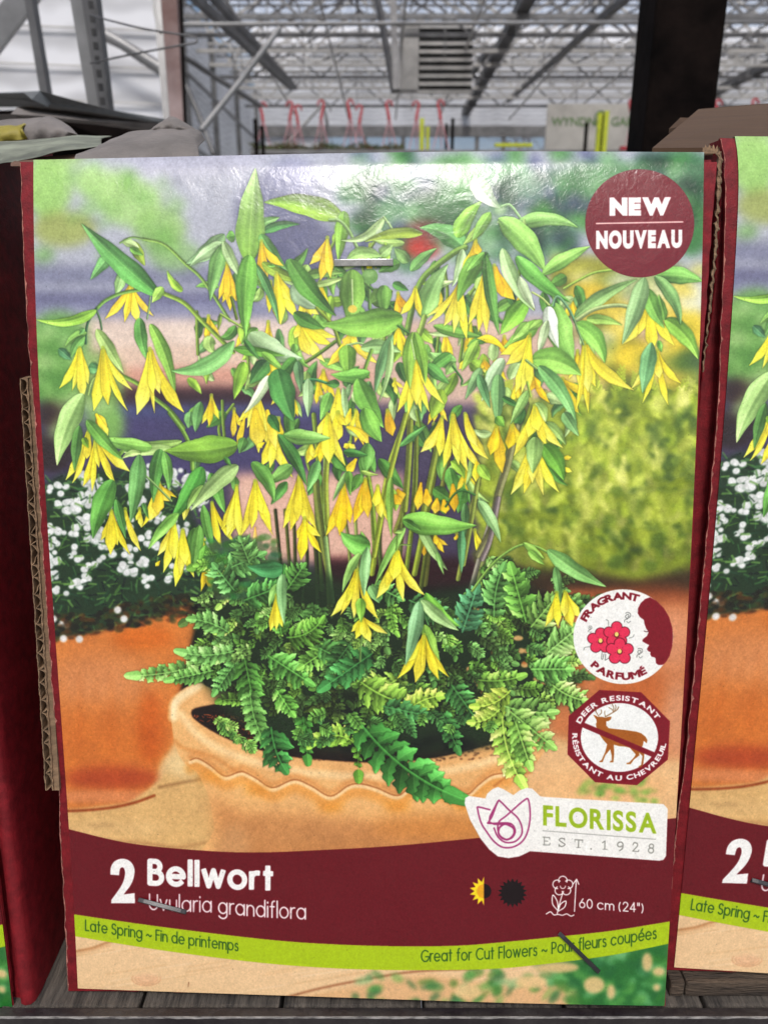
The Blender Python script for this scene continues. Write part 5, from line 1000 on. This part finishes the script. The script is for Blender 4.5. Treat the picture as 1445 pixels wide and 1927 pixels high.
o = MB().grid(rows).build('front_panel', M_RED, None, smooth=True); o.parent = rbox; o.matrix_parent_inverse = rbox.matrix_world.inverted()
# ---- the box on the left: turned and leaning, only its right margin and side wall in view
lbox = copy_tree(box)
lbox['label'] = 'leaning box at the left edge, showing its dark red side wall'
piv = Vector(ray(1250, 1893, .258))
tgt = Vector(ray(22, 1896, .262))
T = Matrix.Translation(tgt-piv) @ Matrix.Translation(piv) @ Matrix.Rotation(R(-3.6), 4, FW) @ Matrix.Rotation(R(-4), 4, 'Z') @ Matrix.Translation(-piv)
lbox.matrix_world = T @ Matrix.Translation(box.location)
for ch in [x for x in bpy.data.objects if x.parent == lbox]:
    if ch.name.split('.')[0] in ('torn_edge', 'liner_strip', 'worn_edge', 'torn_paper', 'side_panel', 'back_panel', 'bottom_panel', 'top_panel'): bpy.data.objects.remove(ch)
# its wide rounded red margin and the long side wall
Ti = Matrix.Translation(-lbox.location)
rows = []
n = 40
for k in range(n+1):
    t = k/n; row = []
    base = ray(24+(-190-24)*t, 1893+(300-1893)*t, .262+(.238-.262)*t)
    for (dx, dy) in ((-.004, .0030), (.0004, .0030), (.0018, .0026), (.0026, .0006), (.0042, 0), (.0060, .0004), (.0070, .0018), (.0073, .005), (.0071, .022), (.0062, .055), (.0045, .11)):
        row.append(base+Vector((dx+.00025*tor(k, 2), dy, .15*dy*t**8)))
    rows.append(row)
o = MB().grid(rows).build('side_panel', M_RED, None, smooth=True)
o.parent = lbox; o.matrix_parent_inverse = lbox.matrix_world.inverted()
# ---- shelf, board and front rail
hs = ray(690, 1886, .2624).z - .0006
zs = hs-CAM.z
shelf = thing('display_shelf', 'weathered wooden display shelf with a dark chipped front rail under the boxes', 'shelf', (0, .2, hs))
y0 = ray(690, 1897, .2612).y+.0003
x = -.42; random.seed(4)
while x < .5:
    wd = .047; MB().box((x, y0, hs-.018), (x+wd, y0+.5, hs-random.uniform(0, .0006))).build('plank', M_WOOD2, shelf, bevel=.0012); x += wd+.0012
ry = y0-.0006
RA, RB = ray(722, 1897, .2612), ray(722, 1915, .2575)
rail = MB().slab([(-.5, RA.y, RA.z), (-.5, RB.y, RB.z), (-.5, RB.y-.0004, RB.z-.04), (-.5, RA.y, RA.z-.04)], (1, 0, 0)).build('front_rail', M_RAIL, shelf, bevel=.0004)
rows = []
for k in range(201):
    xx = -.3+.6*k/200; rows.append([Vector((xx, RB.y+.0002, RB.z+.0001)), Vector((xx, RB.y-.0001, RB.z+.00012)), Vector((xx, RB.y-.0003-.0001*tor(k, 3), RB.z-.0002-.0004*abs(tor(k*.6, 8)))), Vector((xx, RB.y+.0001, RB.z-.0007))])
MB().grid(rows).build('chipped_edge', M_CHIP, shelf)
for o in [c for c in bpy.data.objects if c.parent == shelf]: o.matrix_parent_inverse = Matrix.Translation(-shelf.location)
bx = ray(1250, 1822, .268)
p = thing('plank', 'brown wooden plank lying on the shelf under the right-hand box', 'plank', (.14, bx.y, hs))
for a, b in ((1253, 1279), (1281.5, 1750)):
    A, B = ray(a, 1850, .268), ray(b, 1850, .268)
    MB().box((A.x, A.y-.004, hs+.0002), (B.x, A.y+.12, ray(1268, 1824, .268).z)).build('board', M_WOOD, p, bevel=.0006)
reroot(p)
# black rack post behind the boxes on the right
A = ray(1292, -40, .62); m = MB(); cx = A.x
m.box((cx-.0285, A.y-.02, .2), (cx+.0285, A.y+.03, 2.6)); o = m.build('rack_post', M_BLACK, None, bevel=.003); tag(o, 'thick black rack post rising behind the boxes on the right', 'post')
# ---- flaps
def flap(name, label, cat, P, m, t=.0012, parts=()):
    q = [ray(*a) for a in P]; n = (q[1]-q[0]).cross(q[2]-q[0]).normalized()
    o = MB().slab(q, n*t).build('flap_sheet', m, None); r = thing(name, label, cat, tuple(sum(q, Vector())/len(q))); o.parent = r
    for nm, PP, mm_, off in parts:
        k = [ray(*a) for a in PP]; o2 = MB().slab(k, n*off).build(nm, mm_, r)
    reroot(r); return r
o = MB().slab([ray(*a) for a in [(1226, 292, .243), (1313, 216, .31), (1400, 208, .31), (1520, 200, .31), (1540, 290, .243)]], (0, 0, .0022)).build('top_flap', M_FLAP, None)
o.parent = rbox; o.matrix_parent_inverse = rbox.matrix_world.inverted(); o['label'] = 'bare brown flap folded back from the top'
o = MB().slab([ray(*a) for a in [(1258, 250, .285), (1279, 229, .3), (1300, 229, .31), (1290, 245, .3)]], (0, 0, .0016)).build('inner_flap', M_FLAP, None); o.parent = rbox; o.matrix_parent_inverse = rbox.matrix_world.inverted()
r = thing('opened_carton', 'opened grey cardboard carton with crumpled flaps behind the left corner of the middle box', 'carton', tuple(ray(150, 300, .3)))
def curved(pts_top, pts_bot, m, name, t=.001, n=14, bow=.006):
    A = open_curve([(a[0], a[1], a[2]) for a in pts_top], n); B = open_curve([(a[0], a[1], a[2]) for a in pts_bot], n)
    k = min(len(A), len(B)); A = A[np.linspace(0, len(A)-1, k).astype(int)]; B = B[np.linspace(0, len(B)-1, k).astype(int)]
    rows = []
    for i in range(7):
        f = i/6; rows.append([ray(*(a*(1-f)+b*f))+Vector((0, -bow*math.sin(math.pi*f)+.0011*math.sin(j*.35+i*.9)*math.sin(i*1.1+j*.11), 0)) for j, (a, b) in enumerate(zip(A, B))])
    mb = MB(); mb.grid(rows); back = Vector((0, t, 0)); mb.grid([[p+back for p in rr] for rr in rows][::-1]); mb.grid([rows[0], [p+back for p in rows[0]]]); mb.grid([[p+back for p in rows[-1]], rows[-1]])
    o = mb.build(name, m, r, smooth=True); return o
curved([(-60, 232, .33), (20, 224, .33), (72, 220, .33), (97, 219, .33), (125, 233, .33), (148, 254, .33)], [(-60, 275, .32), (20, 270, .32), (60, 266, .32), (95, 262, .32), (125, 258, .32), (152, 255, .32)], M_GREYFLAP, 'flap').location
curved([(-10, 238, .3285), (20, 231, .3285), (45, 228, .3285), (58, 230, .3285)], [(-12, 268, .3165), (0, 266, .3165), (40, 262, .3165), (52, 260, .3165)], M_YELLOW, 'printed_patch', bow=.0065)
curved([(-60, 268, .31), (0, 266, .31), (80, 260, .31), (150, 254, .32), (209, 255, .33)], [(-60, 312, .26), (10, 306, .26), (40, 301, .26), (110, 285, .26), (190, 274, .27)], M_GREENFLAP, 'flap')
curved([(172, 281, .28), (210, 262, .28), (249, 246, .28), (321, 242, .28), (370, 243, .28), (386, 262, .28)], [(140, 306, .255), (200, 306, .255), (260, 306, .255), (320, 305, .255), (360, 304, .255), (376, 300, .255)], M_GREYFLAP, 'flap')
curved([(284, 246, .285), (300, 232, .285), (321, 218, .285), (345, 228, .285), (372, 244, .285)], [(284, 262, .285), (300, 262, .285), (321, 262, .285), (345, 262, .285), (376, 262, .285)], M_GREYFLAP, 'flap')
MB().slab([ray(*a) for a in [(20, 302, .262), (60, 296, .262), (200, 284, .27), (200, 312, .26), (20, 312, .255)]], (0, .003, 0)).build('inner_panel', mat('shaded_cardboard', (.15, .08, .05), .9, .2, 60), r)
reroot(r)
# ---- bench top behind the carton (grey metal tray edge with dark space under it)
t = thing('metal_bench', 'grey metal bench edge behind the opened carton at upper left', 'bench', tuple(ray(100, 200, .6)))
MB().slab([ray(*a) for a in [(-80, 188, .62), (40, 186, .62), (120, 205, .66), (330, 236, .74), (330, 226, .74), (205, 205, .68), (75, 170, .62), (60, 186, .6), (45, 174, .6), (-80, 176, .6)]], (0, .03, 0)).build('bench_edge', M_BENCH, t)
MB().slab([ray(*a) for a in [(-80, 216, .57), (20, 214, .57), (32, 201, .58), (55, 198, .58), (170, 211, .62), (300, 232, .7), (290, 243, .7), (165, 226, .62), (60, 216, .58)]], (0, .02, 0)).build('bench_lip', M_GREYFLAP, t)
MB().slab([ray(*a) for a in [(-80, 210, .72), (60, 205, .72), (300, 236, .8), (300, 300, .8), (-80, 300, .72)]], (0, .02, 0)).build('under_bench_shadow', M_BLACK, t)  # black sheet standing in for the shadow beneath the bench edge
reroot(t)
# ---------------------------------------------------------------- the greenhouse behind
GX0, GX1, GY0, GY1 = -3.3, 13.0, -7.0, 22.0
EAVE = 1.2+3.55; RIDGE = 1.2+4.7
structure(MB().box((-60, -40, -.1), (60, 60, 0)).build('ground', M_GROUND))
gh = thing('greenhouse', 'large greenhouse with milky film walls, steel trusses and a louvred fan behind the boxes', 'greenhouse', (5, 22, 0))
MB().box((GX0-.02, 1.0, .3), (GX0, GY1, EAVE+.6)).build('side_wall', M_SHEET, gh)
mb = MB()
for y in (5.2, 6.6, 8.2, 10, 12, 14.2, 16.5, 19, 21.8): mb.box((GX0+.001, y-.04, 0), (GX0+.09, y+.04, EAVE+.6)); mb.build('wall_post', M_GALV, gh); mb = MB()
for z in (1.9, 3.0, 4.1): MB().box((GX0+.091, 1.2, z), (GX0+.13, GY1-.2, z+.05)).build('wall_rail', M_GALV, gh)
# roof: film on three gables running away from the viewer
BAYS = [(GX0, 2.1), (2.1, 7.5), (7.5, 12.9)]
for a, b in BAYS:
    c = (a+b)/2
    MB().slab([(a, GY0, EAVE+.8), (c, GY0, RIDGE+.9), (c, GY1, RIDGE+.9), (a, GY1, EAVE+.8)], (0, 0, .01)).build('roof_film', M_ROOF, gh)
    MB().slab([(c, GY0, RIDGE+.9), (b, GY0, EAVE+.8), (b, GY1, EAVE+.8), (c, GY1, RIDGE+.9)], (0, 0, .01)).build('roof_film', M_ROOF, gh)
    MB().box((b-.1, 6, EAVE+.05), (b+.1, GY1, EAVE+.2)).build('gutter', M_GALVD, gh); MB().bar((c, 6, RIDGE+.84), (c, GY1, RIDGE+.84), .08).build('ridge_beam', M_GALVD, gh)
    for k in range(1, 7):
        for s, e in ((a, 1), (b, -1)):
            f = k/7; xx = s+(c-s)*f; zz = EAVE+.72+(RIDGE-EAVE+.1)*f
            if k in (1, 2, 4, 6): MB().bar((xx, 7, zz), (xx, GY1, zz), .035).build('purlin', M_WHITE, gh)
def truss(y, w):
    m = MB()
    for a, b in BAYS:
        c = (a+b)/2; z0 = EAVE; z1 = EAVE+.52
        m.bar((a, y, z0), (b, y, z0), w*1.15); m.bar((a, y, z1), (b, y, z1), w)
        n = 8
        for k in range(n):
            xa = a+(b-a)*k/n; xb = a+(b-a)*(k+1)/n; m.bar((xa, y, z0 if k % 2 else z1), (xb, y, z1 if k % 2 else z0), w*.62)
        m.bar((a, y, z1), (c, y, RIDGE+.8), w*.9); m.bar((c, y, RIDGE+.8), (b, y, z1), w*.9)
    return m
for i, y in enumerate((9.5, 11.5, 13.4, 14.4, 15.4, 16.4, 17.4, 18.4, 19.4, 20.4)):
    truss(y, .05 if i > 2 else .062).build('truss', (M_WHITE if i % 3 else M_GALVD) if i > 2 else M_GALV, gh)
for k in range(26):
    x = GX0+.6+k*.42+random.uniform(-.1, .1); y = random.choice((13.4, 14.4, 15.4, 16.4, 18.4)); MB().box((x, y, EAVE-random.uniform(.1, .5)), (x+.018, y+.018, EAVE+.5)).build('hanger_rod', M_GALV, gh)
for x in (-2.2, -.9, .3, 1.4, 3.2, 4.6, 5.9, 8.6, 10): MB().tube([(x, 8.5, EAVE-.06), (x, 21.8, EAVE-.06)], .022, 6).build('heating_pipe', M_WHITE, gh)
for k in range(12):
    y = 12.6+k*.75; MB().bar((GX0, y, EAVE+.3+.02*(k % 3)), (GX1, y, EAVE+.3+.02*(k % 3)), .028).build('tie_bar', M_WHITE if k % 2 else M_GALVD, gh)
for x0_ in (-1.5, 3.6, 6.2):
    for y in (14, 17): MB().bar((x0_, y, EAVE+.1), (x0_+1.7, y+1.2, EAVE+1.0), .03).build('wind_brace', M_GALVD, gh)
# gable wall with windows
ZB = 1.2+3.1
MB().box((GX0, GY1, ZB+.25), (GX1, GY1+.03, RIDGE+.9)).build('gable_film', M_SHEET, gh); MB().box((GX0, GY1-.08, ZB), (GX1, GY1, ZB+.26)).build('gable_beam', M_GALV, gh)
def gx(px): return ray(px, 240, 22.2).x
xs = [500, 560, 620, 690, 755, 880, 925, 1018, 1200, 1330, 1500, 1700]
for i in range(len(xs)-1):
    a, b = gx(xs[i]), gx(xs[i+1])
    MB().box((a+.05, GY1, 1.9), (b-.05, GY1+.02, ZB)).build('window', M_PANE if i in (2, 3, 4, 5, 6) else M_SHEET, gh); MB().box((a-.05, GY1-.05, .3), (a+.05, GY1+.05, ZB)).build('mullion', M_GALV, gh)
MB().box((GX0, GY1-.02, 0), (GX1, GY1+.05, 1.9)).build('base_wall', M_GALVD, gh)
# louvred vent hung under the roof
v = thing('louvre_vent', 'square louvred vent with dark gaps hanging under the greenhouse roof', 'vent', tuple(ray(820, 105, 13)))
A, B = ray(752, 45, 13), ray(892, 160, 13)
MB().box((A.x, A.y, B.z), (A.x+.33, A.y+.3, A.z)).build('casing', M_WHITE, v); MB().box((A.x+.33, A.y+.1, B.z), (B.x, A.y+.3, A.z)).build('dark_back', M_SLOT, v); MB().box((A.x+.3, A.y+.01, B.z-.06), (B.x, A.y+.06, B.z)).build('sill', M_WHITE, v)
for k in range(8):
    z = A.z-(A.z-B.z)*(k+.5)/8; MB().slab([(A.x+.34, A.y, z), (B.x, A.y, z), (B.x, A.y+.08, z+.07), (A.x+.34, A.y+.08, z+.07)], (0, 0, .02)).build('slat', M_WHITE, v)
reroot(v)
# dark lattice beam receding under the roof, and cross tubes
def beam(name, label, cat, pts, r, m, square=False, group=None):
    q = [ray(*p) for p in pts]; mb = MB()
    if square:
        for a, b in zip(q[:-1], q[1:]): mb.bar(a, b, r*2)
    else: mb.tube(q, r, 10)
    o = mb.build(name, m, None, smooth=not square); tag(o, label, cat, group); return o
beam('roof_beam', 'dark roof beam running diagonally from upper right towards the far gable', 'beam', [(1190, -15, 8.5), (955, 190, 19)], .04, M_GALVD, True)
beam('roof_beam', 'short dark strut just right of the louvred vent', 'beam', [(918, 95, 14), (868, 168, 17)], .045, M_GALVD, True)
beam('support_column', 'dark slim column left of the louvred vent, from the top edge down', 'column', [(738, -40, 9), (746, 170, 9)], .04, M_GALVD, True)
beam('support_column', 'dark leaning strut beside the slim column left of the vent', 'column', [(704, -40, 9), (742, 172, 9)], .03, M_GALVD, True)
beam('brace_tube', 'grey brace tube leaning up to the right in front of the film wall', 'pipe', [(378, 245, 3.4), (452, 152, 3.5), (526, 52, 3.6)], .014, M_GALV)
beam('brace_tube', 'dark brace tube sloping down to the right across the grey one', 'pipe', [(325, 92, 3.7), (410, 147, 3.9), (490, 198, 4.1)], .014, M_GALVD)
beam('brace_tube', 'thin dark tube sloping down behind the crossing braces', 'pipe', [(338, 135, 4.5), (372, 210, 4.5), (402, 290, 4.5)], .016, M_GALVD)
beam('brace_tube', 'thin strut rising to the right in front of the gable windows', 'pipe', [(535, 275, 9), (612, 190, 9)], .016, M_GALV)
beam('cross_pipe', 'long horizontal grey pipe crossing in front of the roof trusses', 'pipe', [(330, 46, 3.8), (560, 44, 3.95), (1500, 40, 4.4)], .011, M_GALV)
for a, b, c, z in (((412, -20), (548, 165), 8, 7), ((448, -20), (556, 165), 6, 8)):
    beam('rafter', 'dark sloping rafter at the eaves above the film wall' if c == 8 else 'second sloping rafter, right of the dark eaves rafter', 'rafter', [(a[0]-60, a[1], z-1), (b[0], b[1], z+6)], .035, M_GALVD, True)
# uprights at the left
u = thing('slotted_upright', 'slotted grey metal rack upright left of the rusty one', 'upright', tuple(ray(180, 0, .95)))
P = lambda x, y, z: ray(x, y, z)
def plate(pts, m, name, par, t=.01): return MB().slab([P(*p) for p in pts], (0, t, 0)).build(name, m, par)
plate([(127, -30, .95), (149, -30, .95), (190, 225, 1.0), (170, 225, 1.0)], M_GALV, 'flange', u, .02); plate([(149.5, -30, .94), (178, -30, .94), (208, 225, .99), (190.5, 225, .99)], M_GALVD, 'web', u, .02)
for k in range(9): 
    y = 0+k*26; x = 170+y*.12; plate([(x-5, y, .935), (x+3, y, .935), (x+5, y+14, .936), (x-3, y+14, .936)], M_SLOT, 'slot', u, .003)
reroot(u)
o = MB().slab([P(41, -30, 1.1), P(55, -30, 1.1), (P(90, 180, 1.15)), P(76, 180, 1.15)], (0, .02, 0)).build('frame_bar', M_GALVD); tag(o, 'narrow grey bar leaning at far left in front of the film', 'bar')
o = beam('frame_bar', 'wide pale diagonal bar cutting the top left corner', 'bar', [(-30, 95, 1.6), (65, -30, 1.6)], .022, M_GALV, True)
u = thing('rusty_upright', 'broad grey upright with a rusty edge between the film panels', 'upright', tuple(ray(320, 0, 1.6)))
plate([(286, -30, 1.6), (300, -30, 1.6), (321, 245, 1.6), (309, 245, 1.6)], M_GALV, 'flange', u, .02); plate([(300.5, -30, 1.59), (331, -30, 1.59), (346, 245, 1.59), (321.5, 245, 1.59)], M_RUST, 'web', u, .02); plate([(336, -30, 1.58), (341, -30, 1.58), (350, 245, 1.58), (346, 245, 1.58)], M_BLACK, 'edge_strip', u, .01)
reroot(u)
q = open_curve([(170, 26, .92), (190, 33, .91), (270, 53, .88), (340, 64, .87), (366, 69, .87), (371, 74, .87), (366, 80, .87), (330, 86, .87), (250, 101, .88), (170, 118, .92)], 6)
o = MB().tube([ray(*a) for a in q], .0011, 8).build('wire_arm', M_GALVD, None, smooth=True); tag(o, 'thin bent wire arm looping out from the slotted upright', 'wire arm')
o = MB().tube([ray(*a) for a in open_curve([(290, -30, 1.5), (291, 20, 1.5), (300, 50, 1.5), (303, 62, 1.5)], 5)], .003, 8).build('white_cable', M_WHITE, None, smooth=True); tag(o, 'short white cable hanging beside the rusty upright', 'cable')
# milky film close behind the uprights
f = thing('film_screen', 'pale milky film stretched behind the uprights at upper left', 'film', tuple(ray(150, 120, 2.4)))
plate([(-80, -60, 2.4), (330, -60, 2.4), (345, 330, 2.4), (-80, 330, 2.4)], M_SHEET, 'film', f, .002)
for y in (48, 120, 186): plate([(-80, y-8, 2.38), (330, y+8, 2.38), (330, y+10.5, 2.38), (-80, y-5, 2.38)], M_WHITE, 'batten', f, .008)
o = MB().tube([P(150, 40, 2.3), P(230, 82, 2.3), P(320, 140, 2.3)], [.02, .016, .02], 8).build('sag_fold', M_GALV, f, smooth=True)
reroot(f)
# hanging-basket hangers
def hanger(px, py, z, red=True):
    t = thing('basket_hanger', '', 'hanger', tuple(ray(px, py, z)), 'red hooks of hanging baskets behind the middle box')
    f = random.choice([-1, 1]); h = open_curve([(px-6*f, py+4), (px-5*f, py-2), (px, py-6), (px+5*f, py-1), (px+4*f, py+7), (px+2*f, py+16), (px, py+30)], 4)
    MB().tube([ray(a, b, z) for a, b in h], [.0075*z/7*(1+.09*i/2) for i in range(len(h))], 8).build('hook', M_HOOK if red else M_GALVD, t, smooth=True)
    for dx, dz in ((-17, 0), (2, .12), (19, -.04)):
        MB().tube([ray(px, py+24, z), ray(px+dx*.4, py+56, z+dz*.5), ray(px+dx, py+98, z+dz)], [.007*z/7, .0042*z/7, .0032*z/7], 6).build('strand', M_STRAND if red else M_GALVD, t)
    c = Vector(ray(px, py+100, z+.04)); m = MB(); m.tube([c+Vector((0, 0, k)) for k in (0, -.02, -.14)], [.13, .12, .085], 14); m.build('basket', M_POT, t, smooth=True)
    reroot(t); return t
HL = [(495, 198, 7, 'leftmost red hanger hook, in front of the film wall corner'), (545, 196, 7.2, 'red hanger hook second from the left'), (561, 203, 7.6, 'red hanger hook third from the left, close beside its neighbour'), (604, 194, 7.2, 'red hanger hook at the top of the thin rising strut'),
      (659, 193, 7, 'red hanger hook left of a slightly lower one at mid left'), (676, 203, 7.8, 'lower red hanger hook just right of a taller one'), (732, 195, 7, 'red hanger hook under the slim dark column'), (783, 196, 7.4, 'red hanger hook below the left edge of the louvred vent'), (829, 194, 7, 'red hanger hook below the middle of the louvred vent'), (1189, 192, 7, 'red hanger hook just left of the black post'), (1352, 193, 7, 'red hanger hook just right of the black post'), (1421, 191, 7, 'red hanger hook at the far right above the brown flap')]
for x, y, z, l in HL: hanger(x, y, z)['label'] = l
hanger(616, 205, 7.6, False)['label'] = 'grey hanger hook beside the strut, among the red ones'
# lime and dark stakes
for px, y0_, w_, z, l in ((794, 222, 8, 7, 'lime-green post left of the gable windows, taller of two'), (805, 238, 6, 7.1, 'shorter lime-green post beside a taller one left of the windows'), (1129, 212, 8, 6.5, 'lime-green post in front of the banner, left of a pair'), (1142, 208, 8, 6.4, 'lime-green post in front of the banner, right of a pair')):
    a = ray(px, y0_, z); r_ = w_/FPX*z/2; o = MB().box((a.x-r_, a.y-r_, .0), (a.x+r_, a.y+r_, a.z)).build('lime_post', M_LIME); tag(o, l, 'post', 'lime-green posts')
for px, y0_, w_, z, l in ((840, 232, 5, 7.2, 'thin dark stake right of the shorter lime post'), (852, 222, 6, 7.2, 'dark stake left of the pale gable window'), (1104, 230, 6, 6.6, 'dark stake just left of the banner lettering middle'), (1134, 214, 6, 6.6, 'dark stake between the two lime posts'), (480, 223, 7, 6, 'dark stake left of the leftmost hanger'), (493, 236, 6, 6.2, 'shorter dark stake below the leftmost hanger')):
    a = ray(px, y0_, z); r_ = w_/FPX*z/2; o = MB().box((a.x-r_, a.y-r_, 0), (a.x+r_, a.y+r_, a.z)).build('dark_stake', M_BLACK); tag(o, l, 'stake', 'dark stakes among the hangers')
# low shelf line with plants just over the box top
A, B = ray(470, 281, 6.8), ray(1200, 276, 6.8)
o = MB().box((A.x, A.y, A.z-.03), (B.x, A.y+.3, A.z)).build('plant_bench', M_GALV); tag(o, 'grey bench edge showing just above the middle box', 'bench')
random.seed(2); m = MB()
for k in range(2600):
    x = random.uniform(A.x, ray(760, 280, 6.8).x); c = Vector((x, A.y+random.uniform(0, .25), A.z+random.uniform(0, .03+.035*abs(math.sin(x*9))))); s = .022
    d1 = Vector((random.uniform(-1, 1), random.uniform(-1, 1), random.uniform(-1, 1)))*s; d2 = Vector((random.uniform(-1, 1), random.uniform(-1, 1), random.uniform(-1, 1)))*s
    m.add([c, c+d1, c+d2], [(0, 1, 2)])
o = m.build('bench_plants', M_PLANT); o['kind'] = 'stuff'; o['label'] = 'low reddish green plants on the bench above the middle box'
a, b = ray(930, 270, 6.7), ray(1000, 276, 6.7); o = MB().box((a.x, a.y-.05, b.z), (b.x, a.y, a.z)).build('lime_board', M_LIME); tag(o, 'flat lime-green board on the bench below the sky-blue window', 'board')
a, b = ray(1165, 276, 6.7), ray(1205, 282, 6.7); o = MB().box((a.x, a.y-.05, b.z), (b.x, a.y, a.z)).build('red_tray', M_HOOK); tag(o, 'red tray on the bench left of the black post', 'tray')
# banner
bn = thing('banner', 'off-white banner with green lettering hanging left of the black post', 'banner', tuple(ray(1120, 230, 14)))
A, B = ray(1030, 194, 14), ray(1212, 290, 14)
MB().box((A.x, A.y, B.z), (B.x, A.y+.01, A.z)).build('vinyl', M_BANNER, bn)
def text_mesh(body, size, loc, m, parent, sx=1):
    cu = bpy.data.curves.new('lettering', 'FONT'); cu.body = body; cu.size = size; cu.extrude = .002; cu.offset = size*.012
    ob = bpy.data.objects.new('lettering', cu); COL.objects.link(ob); bpy.context.view_layer.update()
    me = bpy.data.meshes.new_from_object(ob.evaluated_get(bpy.context.evaluated_depsgraph_get())); bpy.data.objects.remove(ob)
    xs_ = max(v.co.x for v in me.vertices)
    for v in me.vertices: v.co = Vector((v.co.x*sx, -v.co.z, v.co.y))+Vector(loc)
    me.materials.clear(); me.materials.append(m); o = bpy.data.objects.new('lettering', me); COL.objects.link(o); o.parent = parent; return o
c = ray(1040, 234, 14); text_mesh('WYNDNA', .205, (c.x, A.y-.004, c.z), M_BGREEN, bn); c = ray(1152, 234, 14); text_mesh('GARD', .205, (c.x, A.y-.004, c.z), M_BGREEN, bn)
c = ray(1133, 220, 14); m = MB()
m.tube([(c.x+.11*math.cos(k*math.pi/10), A.y-.006, c.z+.11*math.sin(k*math.pi/10)) for k in range(21)], .014, 6, False); m.build('emblem', M_BGREEN, bn)
reroot(bn)
# bare tree seen through the clear window
tr = thing('bare_tree', 'bare tree with fine twigs seen through the clear gable window', 'tree', (gx(985)*1.35, 30, 0)); random.seed(8); tk = MB(); tw = MB()
bx_, bz = gx(985)*1.35, 3.4
tk.tube([(bx_, 30, 0), (bx_+.1, 30, bz), (bx_, 30, bz+1.2)], [.2, .14, .08], 8)
def grow(p, d, l, r, n):
    q = p+d*l; tw.tube([p, q], [r, r*.6], 4, False)
    if n:
        for _ in range(3): grow(q, (d+Vector((random.uniform(-.8, .8), random.uniform(-.5, .5), random.uniform(-.3, .7)))).normalized(), l*.72, r*.6, n-1)
for k in range(7): grow(Vector((bx_, 30, bz+.2*k)), Vector((random.uniform(-1, 1), 0, random.uniform(.2, 1))).normalized(), .8, .05, 4)
tk.build('trunk', M_TREE, tr); tw.build('crown', M_TREE, tr); reroot(tr)
reroot(gh)
